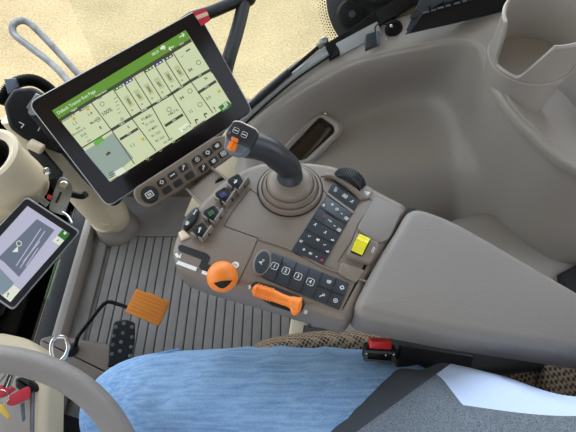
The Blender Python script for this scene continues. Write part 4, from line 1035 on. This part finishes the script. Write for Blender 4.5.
# body core, one continuous skinned figure inside the clothes
def skin_body():
    P = [((.27,-.03,.62),.10),((.33,-.03,.78),.10),((.37,-.03,.95),.11),((.39,-.03,1.08),.06),
         ((.20,.06,.60),.075),((-.02,.08,.58),.065),((-.235,.085,.565),.05),((-.215,.09,.34),.042),((-.20,.10,.09),.03),((-.30,.10,.045),.03),
         ((.20,-.12,.60),.075),((-.02,-.16,.58),.065),((-.235,-.18,.565),.05),((-.215,-.19,.34),.042),((-.20,-.2,.09),.03),((-.30,-.2,.045),.03)]
    E = [(0,1),(1,2),(2,3),(0,4),(4,5),(5,6),(6,7),(7,8),(8,9),(0,10),(10,11),(11,12),(12,13),(13,14),(14,15)]
    L = V(per['_l']); me = bpy.data.meshes.new('body'); me.from_pydata([V(p[0])-L for p in P], E, []); me.materials.append(mat('skin', (205,160,130), .5))
    o = bpy.data.objects.new('body', me); COL.objects.link(o); o.parent = per; o['_l'] = list(L)
    o.modifiers.new('skin', 'SKIN'); o.modifiers.new('sub', 'SUBSURF').render_levels = 1
    for i, p in enumerate(P): me.skin_vertices[0].data[i].radius = (p[1]*.8, p[1]*.8)
    me.skin_vertices[0].data[0].use_root = True
skin_body()
def fold(p):
    s = 0
    # creases fanning from the hip and a long soft ridge over the thigh
    for x0, sl, w_, h_ in ((.02,.55,.010,.0035),(.06,.75,.009,.004),(-.04,.4,.012,.003),(.10,.9,.008,.0045),(.135,1.0,.008,.0045),(-.13,.9,.016,.003)):
        d_ = (p.x-x0)+(p.y-.10)*sl*-1.0
        s += h_*math.exp(-(d_/w_)**2)*(1 if p.y < .19 else .5)
    return s
jn = MB('jeans')
thigh = [((.30,.02,.585),(0,0,1),.07,.07),((.21,.055,.580),(0,0,1),.088,.085),((.12,.078,.583),(0,0,1),.094,.086),((0,.092,.580),(0,0,1),.088,.082),((-.12,.098,.574),(0,0,1),.080,.077),
         ((-.190,.099,.568),(.2,0,1),.076,.072),((-.237,.099,.545),(.9,0,.9),.070,.066),((-.252,.099,.49),(1,0,.2),.064,.062),((-.25,.108,.36),(1,0,0),.060,.066),((-.225,.112,.2),(1,0,0),.055,.058),((-.21,.115,.10),(1,0,0),.056,.06)]
# the vector 'up' must turn with the leg
thigh = [(c, u if i < 6 else (-1 if 0 else u[0], u[1], u[2]), a, b_) for i, (c, u, a, b_) in enumerate(thigh)]
thigh2 = [(c, (0,0,1) if i < 5 else ((-.45,0,1) if i == 5 else ((-1,0,.5) if i == 6 else (-1,0,0))), a, b_) for i, (c, u, a, b_) in enumerate(thigh)]
rings(jn, thigh2, 'jeans', 48, 8, .0035, 14, fold=fold)
lt = [((c[0], -.06-c[1]-.07*max(0,min(1,(.3-c[0])/.4)), c[2]), u, a, b_) for c, u, a, b_ in thigh2]
rings(jn, lt, 'jeans', 40, 6, .0035, 14)
jo = jn.put('jeans', per, ang=180)
sx = MB('jeans')
sx.tube([V((-.16,.172,.607)),V((-.19,.165,.606)),V((-.215,.152,.606)),V((-.235,.14,.602))], .0018, 'jeans', 6, 4); sx.put('seam', jo)
# shoes
for yy_ in (.115,-.26):
    o = MB('shoe'); rings(o, [((-.17,yy_,.045),(0,0,1),.036,.045),((-.22,yy_,.052),(0,0,1),.045,.055),((-.29,yy_,.042),(0,0,1),.048,.040),((-.36,yy_,.034),(0,0,1),.045,.030),((-.40,yy_,.030),(0,0,1),.025,.02)], 'shoe', 24, 5)
    o.put('shoe', per)
# sweatshirt
to = MB('shirt')
tors = [((.070,-.035,.575),(-.75,0,.66),.150,.10),((.115,-.035,.60),(-.6,0,.8),.158,.118),((.17,-.035,.63),(-.5,0,.87),.168,.122),((.235,-.043,.685),(-.6,0,.8),.158,.118),((.30,-.055,.77),(-.8,0,.6),.132,.105),((.36,-.06,.88),(-1,0,.3),.132,.10),
        ((.40,-.055,1.00),(-1,0,.2),.150,.10),((.42,-.05,1.08),(-1,0,.2),.14,.08),((.43,-.05,1.12),(-1,0,.2),.07,.06)]
def tfold(p):
    s = 0
    for x0, sl, w_, h_ in ((.19,.5,.02,.006),(.27,.9,.02,.007),(.15,-.6,.015,.004)):
        d_ = (p.x-x0)+(p.y-.05)*sl; s += h_*math.exp(-(d_/w_)**2)
    return s
rings(to, tors, 'shirt', 120, 24, .006, 11, fold=tfold)
tso = to.put('sweatshirt', per, ang=180)
# the pale panel is dyed into the knit: its two seams are straight lines across the cloth
from mathutils.bvhtree import BVHTree
bv = BVHTree.FromPolygons(to.v, to.f); Lp = V(per.location)
def onshirt(px, py):
    h = bv.ray_cast(CAM, ray(px, py).normalized())[0]
    return (h if h else D(px, py, .48))-Lp
A0, B0, C0 = onshirt(436,374), onshirt(463,405), onshirt(572,416)
m = M['shirt']; nt = m.node_tree; b_ = nt.nodes['Principled BSDF']; tc = nt.nodes.new('ShaderNodeTexCoord')
def half(p, d_):
    d_ = V((d_.x, d_.y, 0)).normalized(); nrm = V((-d_.y, d_.x, 0))
    if nrm.dot(onshirt(490,385)-p) < 0: nrm = -nrm
    dt = nt.nodes.new('ShaderNodeVectorMath'); dt.operation = 'DOT_PRODUCT'; dt.inputs[1].default_value = nrm
    nt.links.new(tc.outputs['Object'], dt.inputs[0]); g_ = nt.nodes.new('ShaderNodeMath'); g_.operation = 'GREATER_THAN'; g_.inputs[1].default_value = nrm.dot(p)
    nt.links.new(dt.outputs['Value'], g_.inputs[0]); return g_
g1, g2 = half(A0, B0-A0), half(B0, C0-B0)
mu = nt.nodes.new('ShaderNodeMath'); mu.operation = 'MULTIPLY'; nt.links.new(g1.outputs[0], mu.inputs[0]); nt.links.new(g2.outputs[0], mu.inputs[1])
mc_ = nt.nodes.new('ShaderNodeMix'); mc_.data_type = 'RGBA'; old = b_.inputs['Base Color'].links[0].from_socket
nt.links.new(mu.outputs[0], mc_.inputs[0]); nt.links.new(old, mc_.inputs[6]); mc_.inputs[7].default_value = lin((190,206,236)); 
g3 = half(onshirt(366,425), onshirt(428,380)-onshirt(366,425)); mh_ = nt.nodes.new('ShaderNodeMix'); mh_.data_type = 'RGBA'   # ribbed hem of darker yarn
nt.links.new(g3.outputs[0], mh_.inputs[0]); mh_.inputs[6].default_value = lin((56,60,67)); nt.links.new(mc_.outputs[2], mh_.inputs[7]); nt.links.new(mh_.outputs[2], b_.inputs['Base Color'])
# =====================================================================
# CAMERA, LIGHT
# =====================================================================
cam = bpy.data.cameras.new('camera'); co = bpy.data.objects.new('camera', cam); COL.objects.link(co)
co.location = CAM; co.rotation_euler = (PI/2-TH, 0, 0); cam.sensor_width = 36; cam.lens = 36*FPX/576; cam.clip_start = .02; cam.clip_end = 200
scene.camera = co
wd = bpy.data.worlds.new('sky'); scene.world = wd; wd.use_nodes = True; nt = wd.node_tree; bg = nt.nodes['Background']
tc = nt.nodes.new('ShaderNodeTexCoord'); sx_ = nt.nodes.new('ShaderNodeSeparateXYZ'); rp = nt.nodes.new('ShaderNodeValToRGB')
nt.links.new(tc.outputs['Generated'], sx_.inputs[0]); nt.links.new(sx_.outputs['Z'], rp.inputs[0]); nt.links.new(rp.outputs[0], bg.inputs[0])
e = rp.color_ramp.elements; e[0].position = 0; e[0].color = (.95,.97,1,1); e[1].position = .7; e[1].color = (.72,.83,1,1)
ma = nt.nodes.new('ShaderNodeMath'); ma.operation = 'MULTIPLY_ADD'; ma.inputs[1].default_value = 1.9; ma.inputs[2].default_value = 2.75
mx_ = nt.nodes.new('ShaderNodeMath'); mx_.operation = 'MAXIMUM'; mx_.inputs[1].default_value = 1.5
nt.links.new(sx_.outputs['Y'], ma.inputs[0]); nt.links.new(ma.outputs[0], mx_.inputs[0]); nt.links.new(mx_.outputs[0], bg.inputs[1])
def sun(d, s_, col, ang=.8):
    l = bpy.data.lights.new('sun', 'SUN'); l.energy = s_; l.color = col; l.angle = math.radians(ang)
    o = bpy.data.objects.new('sun', l); COL.objects.link(o); o.rotation_euler = V(d).to_track_quat('-Z','Y').to_euler(); o.location = (-3,0,5)
sun((.10,.05,-1.0), 1.55, (1,.95,.84))
scene.view_settings.view_transform = 'Standard'; scene.view_settings.look = 'None'; scene.view_settings.gamma = 1; scene.view_settings.exposure = 0
scene.view_settings.use_curve_mapping = False
for o in bpy.data.objects:
    if '_l' in o: del o['_l']
